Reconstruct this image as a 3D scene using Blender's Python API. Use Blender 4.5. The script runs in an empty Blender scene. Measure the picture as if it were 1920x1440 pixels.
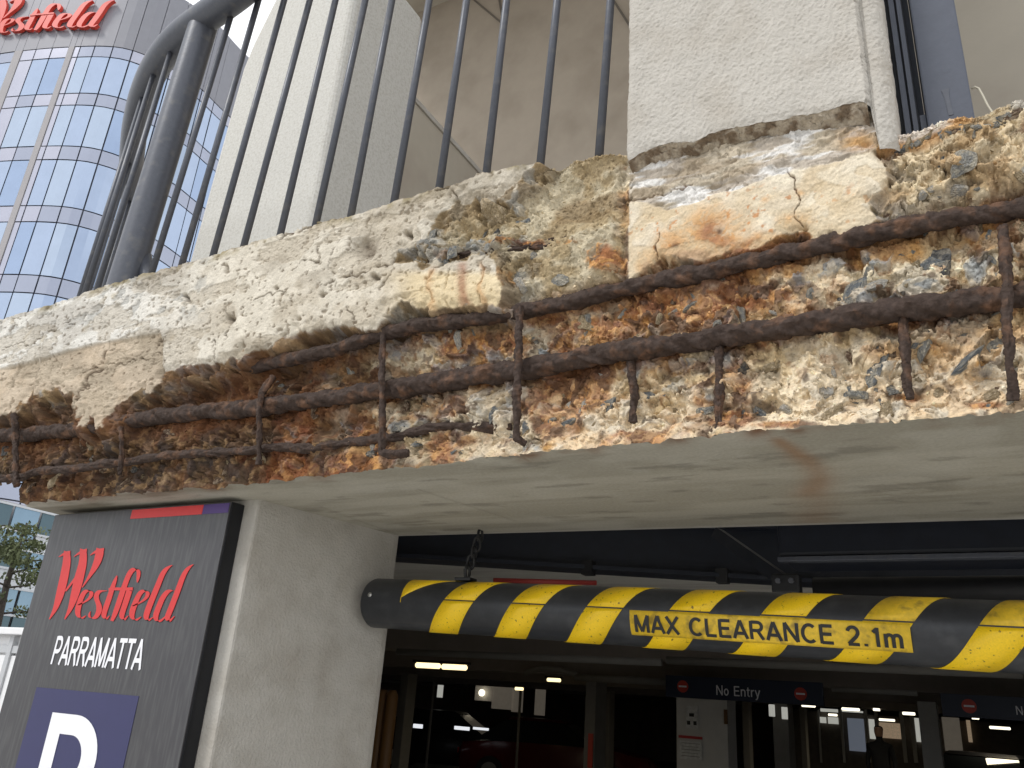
import bpy, bmesh, math, random
import numpy as np
from mathutils import Vector, Matrix

# ------------------------------------------------------------------ camera, sky, sun, exposure
sc = bpy.context.scene
F = 1520.0                                   # focal length in photo pixels (1920 wide)
CAM = np.array([0.0, -1.17, 1.95])           # phone held overhead, 1.17 m in front of the slab edge
_up = np.array([280.0, 3820.0, -F]); _up /= np.linalg.norm(_up)
_fw = np.array([0, 0, -1.0])
_yw = _fw - _up * _fw.dot(_up); _yw /= np.linalg.norm(_yw)
_a = math.radians(30)
ROT = np.array([[math.cos(_a), -math.sin(_a), 0], [math.sin(_a), math.cos(_a), 0], [0, 0, 1]]) @ np.array([np.cross(_yw, _up), _yw, _up])
cam = bpy.data.cameras.new('camera'); camo = bpy.data.objects.new('camera', cam)
sc.collection.objects.link(camo)
cam.sensor_width = 36; cam.lens = F / 1920 * 36; cam.clip_start = 0.02; cam.clip_end = 3000
M4 = Matrix.Identity(4)
for i in range(3):
    for j in range(3): M4[i][j] = ROT[i, j]
    M4[i][3] = CAM[i]
camo.matrix_world = M4
sc.camera = camo

SUN_DIR = Vector((-0.42, -0.62, 0.80)).normalized()      # towards the sun
sun = bpy.data.lights.new('sun', 'SUN'); sun.energy = 1.25; sun.angle = math.radians(12); sun.color = (1.0, 0.97, 0.93)
suno = bpy.data.objects.new('sun', sun); sc.collection.objects.link(suno)
suno.rotation_euler = SUN_DIR.to_track_quat('Z', 'Y').to_euler()

world = bpy.data.worlds.new('World'); sc.world = world; world.use_nodes = True
wn, wl = world.node_tree.nodes, world.node_tree.links
bg = wn['Background']
sky = wn.new('ShaderNodeTexSky'); sky.sky_type = 'NISHITA'; sky.sun_disc = False
sky.sun_elevation = math.asin(SUN_DIR.z); sky.sun_rotation = math.atan2(SUN_DIR.x, SUN_DIR.y)
tc = wn.new('ShaderNodeTexCoord'); mp = wn.new('ShaderNodeMapping'); mp.inputs['Scale'].default_value = (1, 1, 2.2)
nz = wn.new('ShaderNodeTexNoise'); nz.inputs['Scale'].default_value = 1.7; nz.inputs['Detail'].default_value = 7; nz.inputs['Roughness'].default_value = 0.55
rp = wn.new('ShaderNodeValToRGB'); rp.color_ramp.elements[0].position = 0.28; rp.color_ramp.elements[1].position = 0.46
mx = wn.new('ShaderNodeMix'); mx.data_type = 'RGBA'
mx.inputs['B'].default_value = (10.0, 10.2, 10.6, 1)
wl.new(tc.outputs['Generated'], mp.inputs['Vector']); wl.new(mp.outputs[0], nz.inputs['Vector'])
wl.new(nz.outputs['Fac'], rp.inputs['Fac']); wl.new(rp.outputs['Color'], mx.inputs['Factor'])
wl.new(sky.outputs[0], mx.inputs['A']); wl.new(mx.outputs['Result'], bg.inputs['Color'])
bg.inputs['Strength'].default_value = 0.115
sc.view_settings.view_transform = 'Standard'; sc.view_settings.look = 'None'
sc.view_settings.gamma = 1; sc.view_settings.exposure = 0.2; sc.view_settings.use_curve_mapping = False
sc.render.film_transparent = False

# ------------------------------------------------------------------ helpers: picking points on real planes
def ray(p): return ROT @ np.array([p[0] - 960.0, 720.0 - p[1], -F])
def aty(p, y): d = ray(p); return CAM + d * ((y - CAM[1]) / d[1])
def atz(p, z): d = ray(p); return CAM + d * ((z - CAM[2]) / d[2])
def atx(p, x): d = ray(p); return CAM + d * ((x - CAM[0]) / d[0])
def atr(p, xy):
    d = ray(p); s = math.hypot(xy[0] - CAM[0], xy[1] - CAM[1]) / math.hypot(d[0], d[1]); return CAM + d * s
def projv(X, Y, Z):
    V = np.stack([X - CAM[0], Y - CAM[1], Z - CAM[2]], -1) @ ROT
    return 960 + F * V[..., 0] / -V[..., 2], 720 - F * V[..., 1] / -V[..., 2]
def lin(r, g=None, b=None):
    c = np.array([r, g, b], float) / 255.0
    return np.where(c <= 0.04045, c / 12.92, ((c + 0.055) / 1.055) ** 2.4)

# ------------------------------------------------------------------ helpers: noise on arrays
def _h(ix, iy, s):
    n = (ix.astype(np.int64) * 374761393 + iy.astype(np.int64) * 668265263 + int(s) * 974634777) & 0xFFFFFFFF
    n = ((n ^ (n >> 13)) * 1274126177) & 0xFFFFFFFF
    n = ((n ^ (n >> 16)) * 2246822519) & 0xFFFFFFFF
    return ((n ^ (n >> 15)) & 0xFFFFFF) / float(0x1000000)
def vn(x, y, s=0):
    ix, iy = np.floor(x), np.floor(y); fx, fy = x - ix, y - iy
    u, v = fx * fx * fx * (fx * (fx * 6 - 15) + 10), fy * fy * fy * (fy * (fy * 6 - 15) + 10)
    a, b, c, d = _h(ix, iy, s), _h(ix + 1, iy, s), _h(ix, iy + 1, s), _h(ix + 1, iy + 1, s)
    return (a * (1 - u) + b * u) * (1 - v) + (c * (1 - u) + d * u) * v
def fbm(x, y, s=0, o=4, g=0.5):
    t, a, n = 0, 1, 0
    for k in range(o):
        t = t + a * vn(x * 2 ** k + 17.3 * k, y * 2 ** k - 9.1 * k, s + k); n += a; a *= g
    return t / n
def ridge(x, y, s=0, o=4):
    t, a, n = 0, 1, 0
    for k in range(o):
        t = t + a * (1 - np.abs(2 * vn(x * 2 ** k + 3.3 * k, y * 2 ** k, s + k) - 1)); n += a; a *= 0.5
    return t / n
def worley(x, y, s=0):
    ix, iy = np.floor(x), np.floor(y)
    f1 = np.full(x.shape, 9.0); f2 = np.full(x.shape, 9.0); idn = np.zeros(x.shape)
    for dx in (-1, 0, 1):
        for dy in (-1, 0, 1):
            cx, cy = ix + dx, iy + dy
            px, py = cx + _h(cx, cy, s), cy + _h(cx, cy, s + 7)
            d = np.hypot(x - px, y - py)
            near = d < f1
            f2 = np.where(near, f1, np.minimum(f2, d))
            idn = np.where(near, _h(cx, cy, s + 13), idn)
            f1 = np.where(near, d, f1)
    return f1, f2, idn
def facets(x, y, s, a, b):
    # angular broken facets: every cell is a plane with its own level and tilt
    ix, iy = np.floor(x), np.floor(y); f1 = np.full(x.shape, 9.0); out = np.zeros(x.shape); idn = np.zeros(x.shape)
    for dx in (-1, 0, 1):
        for dy in (-1, 0, 1):
            cx, cy = ix + dx, iy + dy
            ex, ey = x - cx - _h(cx, cy, s), y - cy - _h(cx, cy, s + 7); d = ex * ex + ey * ey
            near = d < f1; k = _h(cx, cy, s + 13)
            h = (k - 0.5) * a + (ex * (_h(cx, cy, s + 17) - .5) + ey * (_h(cx, cy, s + 19) - .5)) * 2 * b
            out = np.where(near, h, out); idn = np.where(near, k, idn); f1 = np.where(near, d, f1)
    return out, idn
def sstep(a, b, x):
    t = np.clip((x - a) / (b - a), 0, 1); return t * t * (3 - 2 * t)
def seg_dist(X, Y, pts):
    best = np.full(X.shape, 1e9)
    for (x0, y0), (x1, y1) in zip(pts[:-1], pts[1:]):
        dx, dy = x1 - x0, y1 - y0; L = dx * dx + dy * dy + 1e-12
        t = np.clip(((X - x0) * dx + (Y - y0) * dy) / L, 0, 1)
        best = np.minimum(best, np.hypot(X - x0 - t * dx, Y - y0 - t * dy))
    return best
def sdf(X, Y, poly):                      # positive inside
    ins = np.zeros(X.shape, bool)
    P = list(poly) + [poly[0]]
    for (x0, y0), (x1, y1) in zip(P[:-1], P[1:]):
        c = (y0 > Y) != (y1 > Y)
        with np.errstate(divide='ignore', invalid='ignore'):
            ins ^= c & (X < (x1 - x0) * (Y - y0) / (y1 - y0 + 1e-12) + x0)
    d = seg_dist(X, Y, P)
    return np.where(ins, d, -d)

# ------------------------------------------------------------------ helpers: objects
COL = sc.collection
rnd = random.Random(7)
def tag(o, label=None, cat=None, group=None, kind=None):
    if label: o['label'] = label
    if cat: o['category'] = cat
    if group: o['group'] = group
    if kind: o['kind'] = kind
    return o
def thing(name, label, cat, loc=(0, 0, 0), group=None):
    o = bpy.data.objects.new(name, None); COL.objects.link(o); o.location = loc; o.empty_display_size = 0.1
    bpy.context.view_layer.update()
    return tag(o, label, cat, group)
def link(name, me, m=None, parent=None, smooth=None):
    o = bpy.data.objects.new(name, me); COL.objects.link(o)
    if m is not None and not me.materials: me.materials.append(m)
    if parent is not None:
        o.parent = parent
        w = Vector(parent.location); q = parent.parent
        while q is not None: w += Vector(q.location); q = q.parent
        o.location = -w                                     # shapes are written in world coordinates
    if smooth is not None:
        me.polygons.foreach_set('use_smooth', [smooth] * len(me.polygons))
    return o
class MB:
    def __init__(s): s.v = []; s.f = []
    def add(s, vs, fs):
        k = len(s.v); s.v += [tuple(map(float, v)) for v in vs]; s.f += [tuple(i + k for i in f) for f in fs]; return s
    def box(s, x0, x1, y0, y1, z0, z1, bev=0.0):
        b = bmesh.new(); bmesh.ops.create_cube(b, size=1)
        for v in b.verts: v.co = (x0 + (v.co.x + .5) * (x1 - x0), y0 + (v.co.y + .5) * (y1 - y0), z0 + (v.co.z + .5) * (z1 - z0))
        if bev: bmesh.ops.bevel(b, geom=b.edges[:], offset=bev, segments=2, affect='EDGES', profile=0.6)
        b.verts.index_update(); s.add([v.co for v in b.verts], [[v.index for v in f.verts] for f in b.faces]); b.free(); return s
    def prism(s, pts, off):                      # closed outline pts (3D), pushed by the vector off
        n = len(pts); a = [np.array(p, float) for p in pts]; o = np.array(off, float)
        s.add(a + [p + o for p in a], [list(range(n))[::-1], list(range(n, 2 * n))] + [[i, (i + 1) % n, n + (i + 1) % n, n + i] for i in range(n)]); return s
    def tube(s, pts, r, seg=14, caps=True, closed=False):
        P = [Vector(p) for p in pts]; n = len(P); rs = r if hasattr(r, '__len__') else [r] * n
        rings = []; prev = None
        for i in range(n):
            if closed: t = (P[(i + 1) % n] - P[i - 1]).normalized()
            else: t = (P[min(i + 1, n - 1)] - P[max(i - 1, 0)]).normalized()
            if prev is None:
                u = t.orthogonal().normalized()
            else: u = (prev - t * prev.dot(t)).normalized()
            prev = u; w = t.cross(u)
            rings.append([P[i] + (u * math.cos(2 * math.pi * k / seg) + w * math.sin(2 * math.pi * k / seg)) * rs[i] for k in range(seg)])
        vs = [v for rg in rings for v in rg]; fs = []
        for i in range(n if closed else n - 1):
            for k in range(seg):
                a, b = i * seg + k, i * seg + (k + 1) % seg; j = ((i + 1) % n) * seg
                fs.append((a, b, j + (k + 1) % seg, j + k))
        if caps and not closed: fs += [tuple(range(seg))[::-1], tuple((n - 1) * seg + k for k in range(seg))]
        return s.add(vs, fs)
    def quad(s, a, b, c, d): return s.add([a, b, c, d], [(0, 1, 2, 3)])
    def mesh(s, name='m'):
        me = bpy.data.meshes.new(name); me.from_pydata(s.v, [], s.f); me.update(); return me
    def build(s, name, m, parent=None, smooth=False):
        me = s.mesh(name)
        o = link(name, me, m, parent, smooth)
        return o
def autosmooth(o, ang=40):
    me = o.data; me.polygons.foreach_set('use_smooth', [True] * len(me.polygons))
    b = bmesh.new(); b.from_mesh(me); lim = math.radians(ang)
    for e in b.edges: e.smooth = not (len(e.link_faces) == 2 and e.calc_face_angle(0) > lim)
    b.to_mesh(me); b.free(); return o
def grid_mesh(name, V, C=None, mask=None):
    """V: rows x cols x 3 positions; C: colours; mask: faces to keep (rows-1 x cols-1)"""
    r, c = V.shape[:2]
    i = np.arange(r * c).reshape(r, c)
    q = np.stack([i[:-1, :-1], i[:-1, 1:], i[1:, 1:], i[1:, :-1]], -1)
    q = q[mask] if mask is not None else q.reshape(-1, 4)
    used, inv = np.unique(q.ravel(), return_inverse=True)
    verts = V.reshape(-1, 3)[used]
    me = bpy.data.meshes.new(name)
    me.vertices.add(len(verts)); me.vertices.foreach_set('co', verts.astype(np.float32).ravel())
    n = len(q)
    me.loops.add(n * 4); me.loops.foreach_set('vertex_index', inv.astype(np.int32).ravel())
    me.polygons.add(n); me.polygons.foreach_set('loop_start', np.arange(0, n * 4, 4, dtype=np.int32))
    try: me.polygons.foreach_set('loop_total', np.full(n, 4, dtype=np.int32))
    except Exception: pass
    if C is not None:
        at = me.color_attributes.new('Col', 'FLOAT_COLOR', 'POINT')
        cc = np.ones((len(verts), 4), np.float32); cc[:, :3] = C.reshape(-1, 3)[used]
        at.data.foreach_set('color', cc.ravel())
    me.update(calc_edges=True); me.validate()
    return me
def text_mesh(s, size=1.0, bold=0.0, extrude=0.0, shear=0.0, spacing=1.0):
    cu = bpy.data.curves.new('t', 'FONT'); cu.body = s; cu.size = size; cu.offset = bold; cu.extrude = extrude; cu.shear = shear; cu.space_character = spacing
    cu.resolution_u = 4
    o = bpy.data.objects.new('t', cu); COL.objects.link(o)
    dg = bpy.context.evaluated_depsgraph_get(); dg.update()
    me = bpy.data.meshes.new_from_object(o.evaluated_get(dg))
    bpy.data.objects.remove(o); bpy.data.curves.remove(cu)
    v = np.zeros(len(me.vertices) * 3); me.vertices.foreach_get('co', v)
    return me, v.reshape(-1, 3)
def put(me, v): me.vertices.foreach_set('co', np.asarray(v, np.float32).ravel()); me.update(); return me

# ------------------------------------------------------------------ materials
def mat(name, col, rough=0.7, metal=0.0, noise=0.0, nscale=8.0, bump=0.0, bscale=60.0, bdist=0.002, attr=None, spec=0.5, col2=None, emit=None, estr=0.0, c2range=(0.45, 0.65), stretch=None, detail=6, bump2=0.0, b2scale=10.0, b2dist=0.01):
    m = bpy.data.materials.new(name); m.use_nodes = True
    N, L = m.node_tree.nodes, m.node_tree.links; p = N['Principled BSDF']
    p.inputs['Roughness'].default_value = rough; p.inputs['Metallic'].default_value = metal
    p.inputs['Specular IOR Level'].default_value = spec
    c = tuple(col) + (1,); p.inputs['Base Color'].default_value = c
    tcn = N.new('ShaderNodeTexCoord'); vec = tcn.outputs['Object']
    if stretch:
        g = N.new('ShaderNodeMapping'); g.inputs['Scale'].default_value = stretch; L.new(vec, g.inputs[0]); vecs = g.outputs[0]
    else: vecs = vec
    src = None
    if attr:
        a = N.new('ShaderNodeAttribute'); a.attribute_name = attr; src = a.outputs['Color']
    if col2 is not None:
        t = N.new('ShaderNodeTexNoise'); t.inputs['Scale'].default_value = nscale; t.inputs['Detail'].default_value = detail; L.new(vecs, t.inputs['Vector'])
        r = N.new('ShaderNodeValToRGB'); r.color_ramp.elements[0].position = c2range[0]; r.color_ramp.elements[1].position = c2range[1]
        L.new(t.outputs['Fac'], r.inputs['Fac'])
        x = N.new('ShaderNodeMix'); x.data_type = 'RGBA'; x.inputs['A'].default_value = c; x.inputs['B'].default_value = tuple(col2) + (1,)
        L.new(r.outputs['Color'], x.inputs['Factor']); 
        if src is not None: L.new(src, x.inputs['A'])
        src = x.outputs['Result']
    if noise > 0:
        t = N.new('ShaderNodeTexNoise'); t.inputs['Scale'].default_value = nscale * 2.7; t.inputs['Detail'].default_value = 8; t.inputs['Roughness'].default_value = 0.65; L.new(vecs, t.inputs['Vector'])
        mr = N.new('ShaderNodeMapRange'); mr.inputs['From Min'].default_value = 0.25; mr.inputs['From Max'].default_value = 0.75
        mr.inputs['To Min'].default_value = 1 - noise; mr.inputs['To Max'].default_value = 1 + noise; L.new(t.outputs['Fac'], mr.inputs['Value'])
        x = N.new('ShaderNodeVectorMath'); x.operation = 'SCALE'
        if src is not None: L.new(src, x.inputs[0])
        else: x.inputs[0].default_value = tuple(col)
        L.new(mr.outputs[0], x.inputs['Scale']); src = x.outputs[0]
    if src is not None: L.new(src, p.inputs['Base Color'])
    nrm = None
    for (st, s_, d_) in ((bump2, b2scale, b2dist), (bump, bscale, bdist)):
        if st > 0:
            t = N.new('ShaderNodeTexNoise'); t.inputs['Scale'].default_value = s_; t.inputs['Detail'].default_value = 5; L.new(vecs, t.inputs['Vector'])
            b = N.new('ShaderNodeBump'); b.inputs['Strength'].default_value = st; b.inputs['Distance'].default_value = d_
            L.new(t.outputs['Fac'], b.inputs['Height'])
            if nrm is not None: L.new(nrm, b.inputs['Normal'])
            nrm = b.outputs['Normal']
    if nrm is not None: L.new(nrm, p.inputs['Normal'])
    if emit is not None:
        p.inputs['Emission Color'].default_value = tuple(emit) + (1,); p.inputs['Emission Strength'].default_value = estr
    return m
MT = {}
MT['face'] = mat('eroded_concrete', (0.5, 0.45, 0.35), 0.92, attr='Col', noise=0.30, nscale=90, bump=0.8, bscale=260, bdist=0.0015, spec=0.25)
MT['plaster'] = mat('weathered_plaster', (0.5, 0.47, 0.4), 0.9, attr='Col', noise=0.17, nscale=110, bump=0.8, bscale=210, bdist=0.002, spec=0.25)
MT['soffit'] = mat('form_concrete', (0.33, 0.31, 0.26), 0.8, attr='Col', noise=0.14, nscale=55, bump=0.3, bscale=140, spec=0.3, bump2=0.25, b2scale=12, b2dist=0.01)
MT['rebar'] = mat('corroded_steel', (0.056, 0.038, 0.030), 0.8, metal=0.0, spec=0.25, col2=(0.14, 0.076, 0.046), nscale=34, c2range=(0.52, 0.70), noise=0.5, bump=0.9, bscale=170, bdist=0.003, bump2=0.6, b2scale=45, b2dist=0.006)
MT['stucco'] = mat('stucco', lin(190, 185, 176), 0.92, noise=0.07, nscale=9, bump=0.9, bscale=230, bdist=0.003, col2=lin(178, 171, 160), c2range=(.5, .75), spec=0.2)
MT['stucco_grey'] = mat('stucco_grey', lin(182, 178, 170), 0.92, noise=0.07, nscale=12, bump=0.75, bscale=170, bdist=0.003, spec=0.2, col2=lin(164, 158, 148), c2range=(0.42, 0.8))
MT['pier'] = mat('speckled_concrete', lin(205, 203, 196), 0.9, noise=0.16, nscale=80, bump=0.35, bscale=150, bdist=0.002, col2=lin(192, 189, 180))
MT['beige'] = mat('beige_wall', lin(176, 168, 153), 0.85, noise=0.05, nscale=3, col2=lin(166, 156, 142), bump=0.1, bscale=90)
MT['steel'] = mat('painted_steel', lin(84, 87, 95), 0.42, metal=0.2, noise=0.12, nscale=30, col2=lin(100, 100, 102), c2range=(0.55, 0.72), bump=0.2, bscale=120)
MT['bluesteel'] = mat('blue_grey_paint', lin(76, 81, 93), 0.5, noise=0.08, nscale=16, bump=0.35, bscale=60, bdist=0.002, bump2=0.3, b2scale=14, b2dist=0.004)
MT['deck'] = mat('deck_concrete', (0.32, 0.3, 0.27), 0.9, noise=0.1, nscale=3)
for k, c in (('stone_blue', (128, 133, 136)), ('stone_grey', (154, 153, 147)), ('stone_dark', (98, 98, 97)), ('stone_tan', (182, 161, 126)), ('stone_white', (204, 199, 189)), ('stone_brown', (110, 84, 62))):
    MT[k] = mat(k, lin(*c), 0.8, noise=0.45, nscale=2.2, bump=0.8, bscale=7, bdist=0.06, col2=lin(*[min(255, int(v * .55 + w * .5)) for v, w in zip(c, (222, 206, 178))]), c2range=(0.44, 0.56), detail=9)

# ================================================================== THE ERODED SLAB EDGE
ZS = 2.35
slab = thing('slab_edge', 'crumbling concrete slab edge with rusty reinforcing bars laid bare over the garage entrance', 'slab edge', (-1.0, 0.1, ZS))
NC, NR = 1420, 445
pxs = np.linspace(-190, 2110, NC)
Xc = np.array([aty((p, 560), 0)[0] for p in pxs]); Xc = np.concatenate([Xc, np.linspace(Xc[-1], 0.76, 191)[1:]]); NC = len(Xc)
# profile of the top and of the bottom edge
top_px = [(-190, 655), (-90, 628), (0, 600), (90, 572), (180, 540), (300, 505), (450, 462), (530, 438), (600, 415), (655, 405), (700, 390), (760, 372), (815, 352), (860, 342), (900, 325), (940, 318), (990, 300), (1060, 284), (1130, 268), (1172, 266)]
tp = np.array([aty(p, -0.04) for p in top_px])
tx = list(tp[:, 0]) + [-0.452, -0.449, -0.040, -0.036, aty((1700, 253), 0)[0], aty((1770, 236), 0)[0], aty((1840, 222), 0)[0], aty((1920, 198), 0)[0], 0.5]
tz = list(tp[:, 2]) + [3.02, 3.06, 3.06, 2.815, aty((1700, 253), 0)[2], aty((1770, 236), 0)[2], aty((1840, 222), 0)[2], aty((1920, 198), 0)[2], 2.83]
ztop = np.interp(Xc, tx, tz) + (fbm(Xc * 30, Xc * 0, 5, 4) - 0.5) * 0.018 * (np.interp(Xc, [-2.4, -1.2, -0.6], [0.25, 0.6, 1]))
bot_px = [(30, 945), (230, 928), (480, 908), (700, 880), (1000, 850), (1300, 818), (1600, 795), (1920, 772)]
bp = np.array([atz(p, ZS) for p in bot_px])
ybot = np.interp(Xc, bp[:, 0], bp[:, 1]) + (fbm(Xc * 26, Xc * 0 + 3, 11, 4) - 0.5) * 0.028
zbot = np.where(Xc < -2.135, ZS + 0.055, ZS) + (fbm(Xc * 40, Xc * 0 + 8, 21, 3) - 0.5) * 0.012 * np.where(Xc < -2.13, 2.0, 1.0)
v = np.linspace(0, 1, NR)[:, None]
Xg = np.repeat(Xc[None, :], NR, 0)
Zg = np.minimum(zbot[None, :] + v * (3.062 - zbot)[None, :], ztop[None, :])
xp, zp = Xg, Zg
PX, PY = projv(Xg, np.full_like(Xg, -0.04), Zg)          # where it appears if it lies at plaster depth
BX, BY = projv(Xg, np.full_like(Xg, -0.008), Zg)         # ... at column-base depth
CX, CY = projv(Xg, np.full_like(Xg, 0.02), Zg)           # ... at core depth
w1 = (fbm(Xg * 34, Zg * 34, 31, 4) - 0.5); w2 = (fbm(Xg * 34 + 50, Zg * 34, 37, 4) - 0.5)
lip = [(-260, 800), (0, 773), (27, 757), (45, 735), (67, 727), (100, 722), (130, 738), (138, 765), (130, 790), (160, 775), (180, 802), (195, 770), (207, 753), (247, 733), (293, 717), (300, 697), (333, 685), (383, 682), (410, 678), (437, 668), (470, 650), (493, 655), (520, 632), (560, 625), (600, 615), (640, 608), (667, 620), (700, 608), (720, 595), (723, 573), (747, 560), (777, 572), (833, 570), (880, 566), (933, 566), (936, 540), (925, 505), (917, 476), (870, 482), (800, 492), (733, 492), (755, 465), (773, 447), (795, 430), (813, 407), (835, 380), (853, 367), (900, 372), (940, 366), (955, 345), (970, 327), (985, 310), (993, 300), (993, 150), (-260, 150)]
dP = sdf(PX + w1 * 30, PY + w2 * 30, lip)
base_poly = [(1178, 100), (1662, 100), (1652, 260), (1644, 278), (1664, 335), (1640, 355), (1627, 379), (1644, 404), (1619, 424), (1587, 444), (1522, 440), (1506, 428), (1449, 444), (1424, 461), (1319, 481), (1233, 481), (1217, 497), (1193, 513), (1178, 520)]
wb = sstep(1178, 1215, BX)
dB = sdf(BX + w1 * 22 * wb, BY + w2 * 22, base_poly)

# --- depth of the broken core (y, positive is inwards)
f1, f2, fid = worley(Xg * 30 + w1 * 1.2, Zg * 34 + w2 * 1.2, 3)        # coarse aggregate, 3 cm
g1, g2, gid = worley(Xg * 75 + w1 * 2, Zg * 75 + w2 * 2, 9)            # fine aggregate
big = fbm(Xg * 7, Zg * 9, 41, 3) - 0.5
mid = fbm(Xg * 24, Zg * 26, 45, 4) - 0.5
fine = fbm(Xg * 120, Zg * 120, 49, 3) - 0.5
rg = ridge(Xg * 16, Zg * 22, 53, 4)
stone = (fid > 0.52) * sstep(0.02, 0.16, f2 - f1)
bump_s = stone * np.sqrt(np.clip(1 - (f1 / 0.75) ** 2, 0, 1))
pit = sstep(0.62, 0.74, fbm(Xg * 18 + 9, Zg * 20, 61, 3))
fA, idA = facets(Xg * 17 + w1 * 1.6, Zg * 21 + w2 * 1.6, 211, 1.0, 0.9)
fB, idB = facets(Xg * 46 + w1 * 3.0, Zg * 54 + w2 * 3.0, 223, 1.0, 1.0)
fC, idC = facets(Xg * 115 + w1 * 5, Zg * 135 + w2 * 5, 233, 1.0, 1.0)
fD, idD = facets(Xg * 260 + w1 * 8, Zg * 300 + w2 * 8, 239, 1.0, 1.0)
crunch = fA * 0.0115 + fB * 0.0055 + fC * 0.0022 + fD * 0.0007
core = 0.018 + big * 0.016 - mid * 0.014 - crunch - (rg - 0.6) * 0.007 - bump_s * 0.005 + pit * 0.011
def blob(px, py, rx, ry, X=CX, Y=CY): return np.exp(-(((X - px) / rx) ** 2 + ((Y - py) / ry) ** 2))
core += 0.026 * blob(560, 700, 260, 34) + 0.014 * blob(330, 745, 160, 26) + 0.010 * blob(60, 790, 80, 40)
core += 0.018 * blob(620, 800, 60, 25) + 0.012 * blob(250, 900, 260, 30)
# shallow broken area above the upper bar, beside the column
upz = sstep(600, 545, CY + 0.18 * (CX - 1000)) * sstep(700, 760, CX) * sstep(1190, 1150, CX)
bowl = -0.016 + 0.040 * blob(1085, 365, 85, 55) - mid * 0.022 - big * 0.02 - bump_s * 0.006 * sstep(1020, 960, CX) - (fA * 0.016 + fB * 0.005) * sstep(1060, 960, CX) - fB * 0.003 - fC * 0.0018 - fD * 0.0008 - fine * 0.004 - (rg - 0.6) * 0.008
bowl += 0.02 * blob(675, 462, 22, 18)
core = core * (1 - upz) + bowl * upz
# right of the column base: chunky shallow break
rz = sstep(1610, 1680, CX) * sstep(430, 360, CY + 0.22 * (CX - 1780))
c1, c2, cid = worley(Xg * 16 + w1 * 1.5, Zg * 22 + w2 * 1.5 + 5, 71)
tame = 0.25 + 0.75 * sstep(0.004, 0.03, ztop[None, :] - Zg)
chunk = -0.002 + tame * ((cid - 0.5) * 0.012 - mid * 0.012 - fA * 0.018 - fB * 0.008 - fC * 0.0022 - fD * 0.0007)
core = core * (1 - rz) + chunk * rz
# the toe of the face comes back to the soffit edge
hgt = (Zg - zbot[None, :])
toe = sstep(0.045, 0.0, hgt)
core = core * (1 - toe) + (ybot[None, :] - mid * 0.012 - fB * 0.006 - fC * 0.002) * toe

# --- plaster coat
step_line = [(-200, 735), (0, 690), (180, 643), (240, 632), (300, 623)]
below = sstep(-3, 4, PY - np.interp(PX, [q[0] for q in step_line], [q[1] for q in step_line]))
layer = below * sstep(304, 298, PX)
pl = -0.040 + layer * 0.007 * (0.6 + 0.8 * fbm(Xg * 12, Zg * 12, 81, 2)) - (fbm(Xg * 9, Zg * 9, 83, 3) - 0.5) * 0.008 - (fbm(Xg * 55, Zg * 55, 85, 3) - 0.5) * 0.0035
chips = sstep(0.60, 0.68, fbm(Xg * 26 + 3, Zg * 34, 87, 4)) * sstep(420, 360, PX) * sstep(660, 600, PY + 0.1 * PX)
pl += chips * 0.003
pits = sstep(0.70, 0.76, fbm(Xg * 95, Zg * 95, 91, 3)); pl += pits * 0.003
skin_ = sstep(0.53, 0.545, fbm(Xg * 7 + w1 * .8, Zg * 16 + 3, 93, 5)); pl += skin_ * 0.0022      # a thin outer skin has flaked away in places
pl -= (fC * 0.0006 + fD * 0.0007) + skin_ * (fC * 0.0008 + fD * 0.0006)
cracks = [([(200, 645), (190, 680), (163, 717), (137, 742)], 2.6), ([(300, 623), (298, 655), (301, 697)], 2.4), ([(600, 531), (640, 518), (683, 507), (733, 491)], 2.6), ([(622, 470), (618, 500), (630, 512), (628, 540)], 1.6), ([(733, 491), (740, 480)], 3), ([(820, 480), (800, 520), (806, 560)], 1.5), ([(846, 480), (838, 520), (830, 555), (835, 570)], 1.6), ([(904, 480), (902, 520), (897, 562)], 1.7), ([(425, 575), (430, 600), (418, 640)], 1.2), ([(540, 505), (560, 495), (592, 490), (600, 470)], 1.8), ([(655, 607), (665, 590), (650, 575)], 1.6), ([(0, 655), (60, 640), (130, 600)], 1.0), ([(815, 352), (850, 345), (905, 322)], 3.0), ([(853, 367), (848, 352)], 2.2), ([(525, 445), (560, 428), (600, 418)], 2.5), ([(385, 690), (400, 655), (396, 640)], 1.6), ([(150, 700), (220, 678), (300, 662)], 1.3), ([(710, 545), (735, 520), (742, 500)], 1.4), ([(480, 562), (505, 556), (540, 549)], 1.5)]
ck = np.zeros_like(Xg)
for pts, wd in cracks: ck = np.maximum(ck, np.exp(-(seg_dist(PX + w1 * 26 + mid * 8, PY + w2 * 26, pts) / (wd * .62)) ** 2) * sstep(.25, .5, fbm(Xg * 40, Zg * 40, 99, 2) + .08))
pl += ck * 0.007
hole = np.zeros_like(Xg)
for (hx, hy, r) in ((683, 462, 22), (430, 597, 6), (705, 520, 5), (600, 548, 4), (520, 540, 4), (452, 590, 3), (560, 600, 4), (423, 505, 4), (350, 560, 4), (760, 440, 5)):
    hole = np.maximum(hole, np.exp(-(np.hypot(PX + w1 * 20 - hx, PY + w2 * 20 - hy) / r) ** 2))
pl += hole * 0.024
edge_chamfer = sstep(16, 0, dP) * 0.007
pl += edge_chamfer * (0.5 + vn(Xg * 60, Zg * 60, 95))
fL, idL = facets(Xg * 30 + w1 * 2, dP / 11.0 + w2 * 2, 251, 1.0, 1.0); fM, idM = facets(Xg * 80 + w1 * 3, dP / 4.5 + w2 * 3, 257, 1.0, 1.0)
tw = np.interp(PX, [440, 560, 900, 960], [40, 17, 17, 34])
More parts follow.
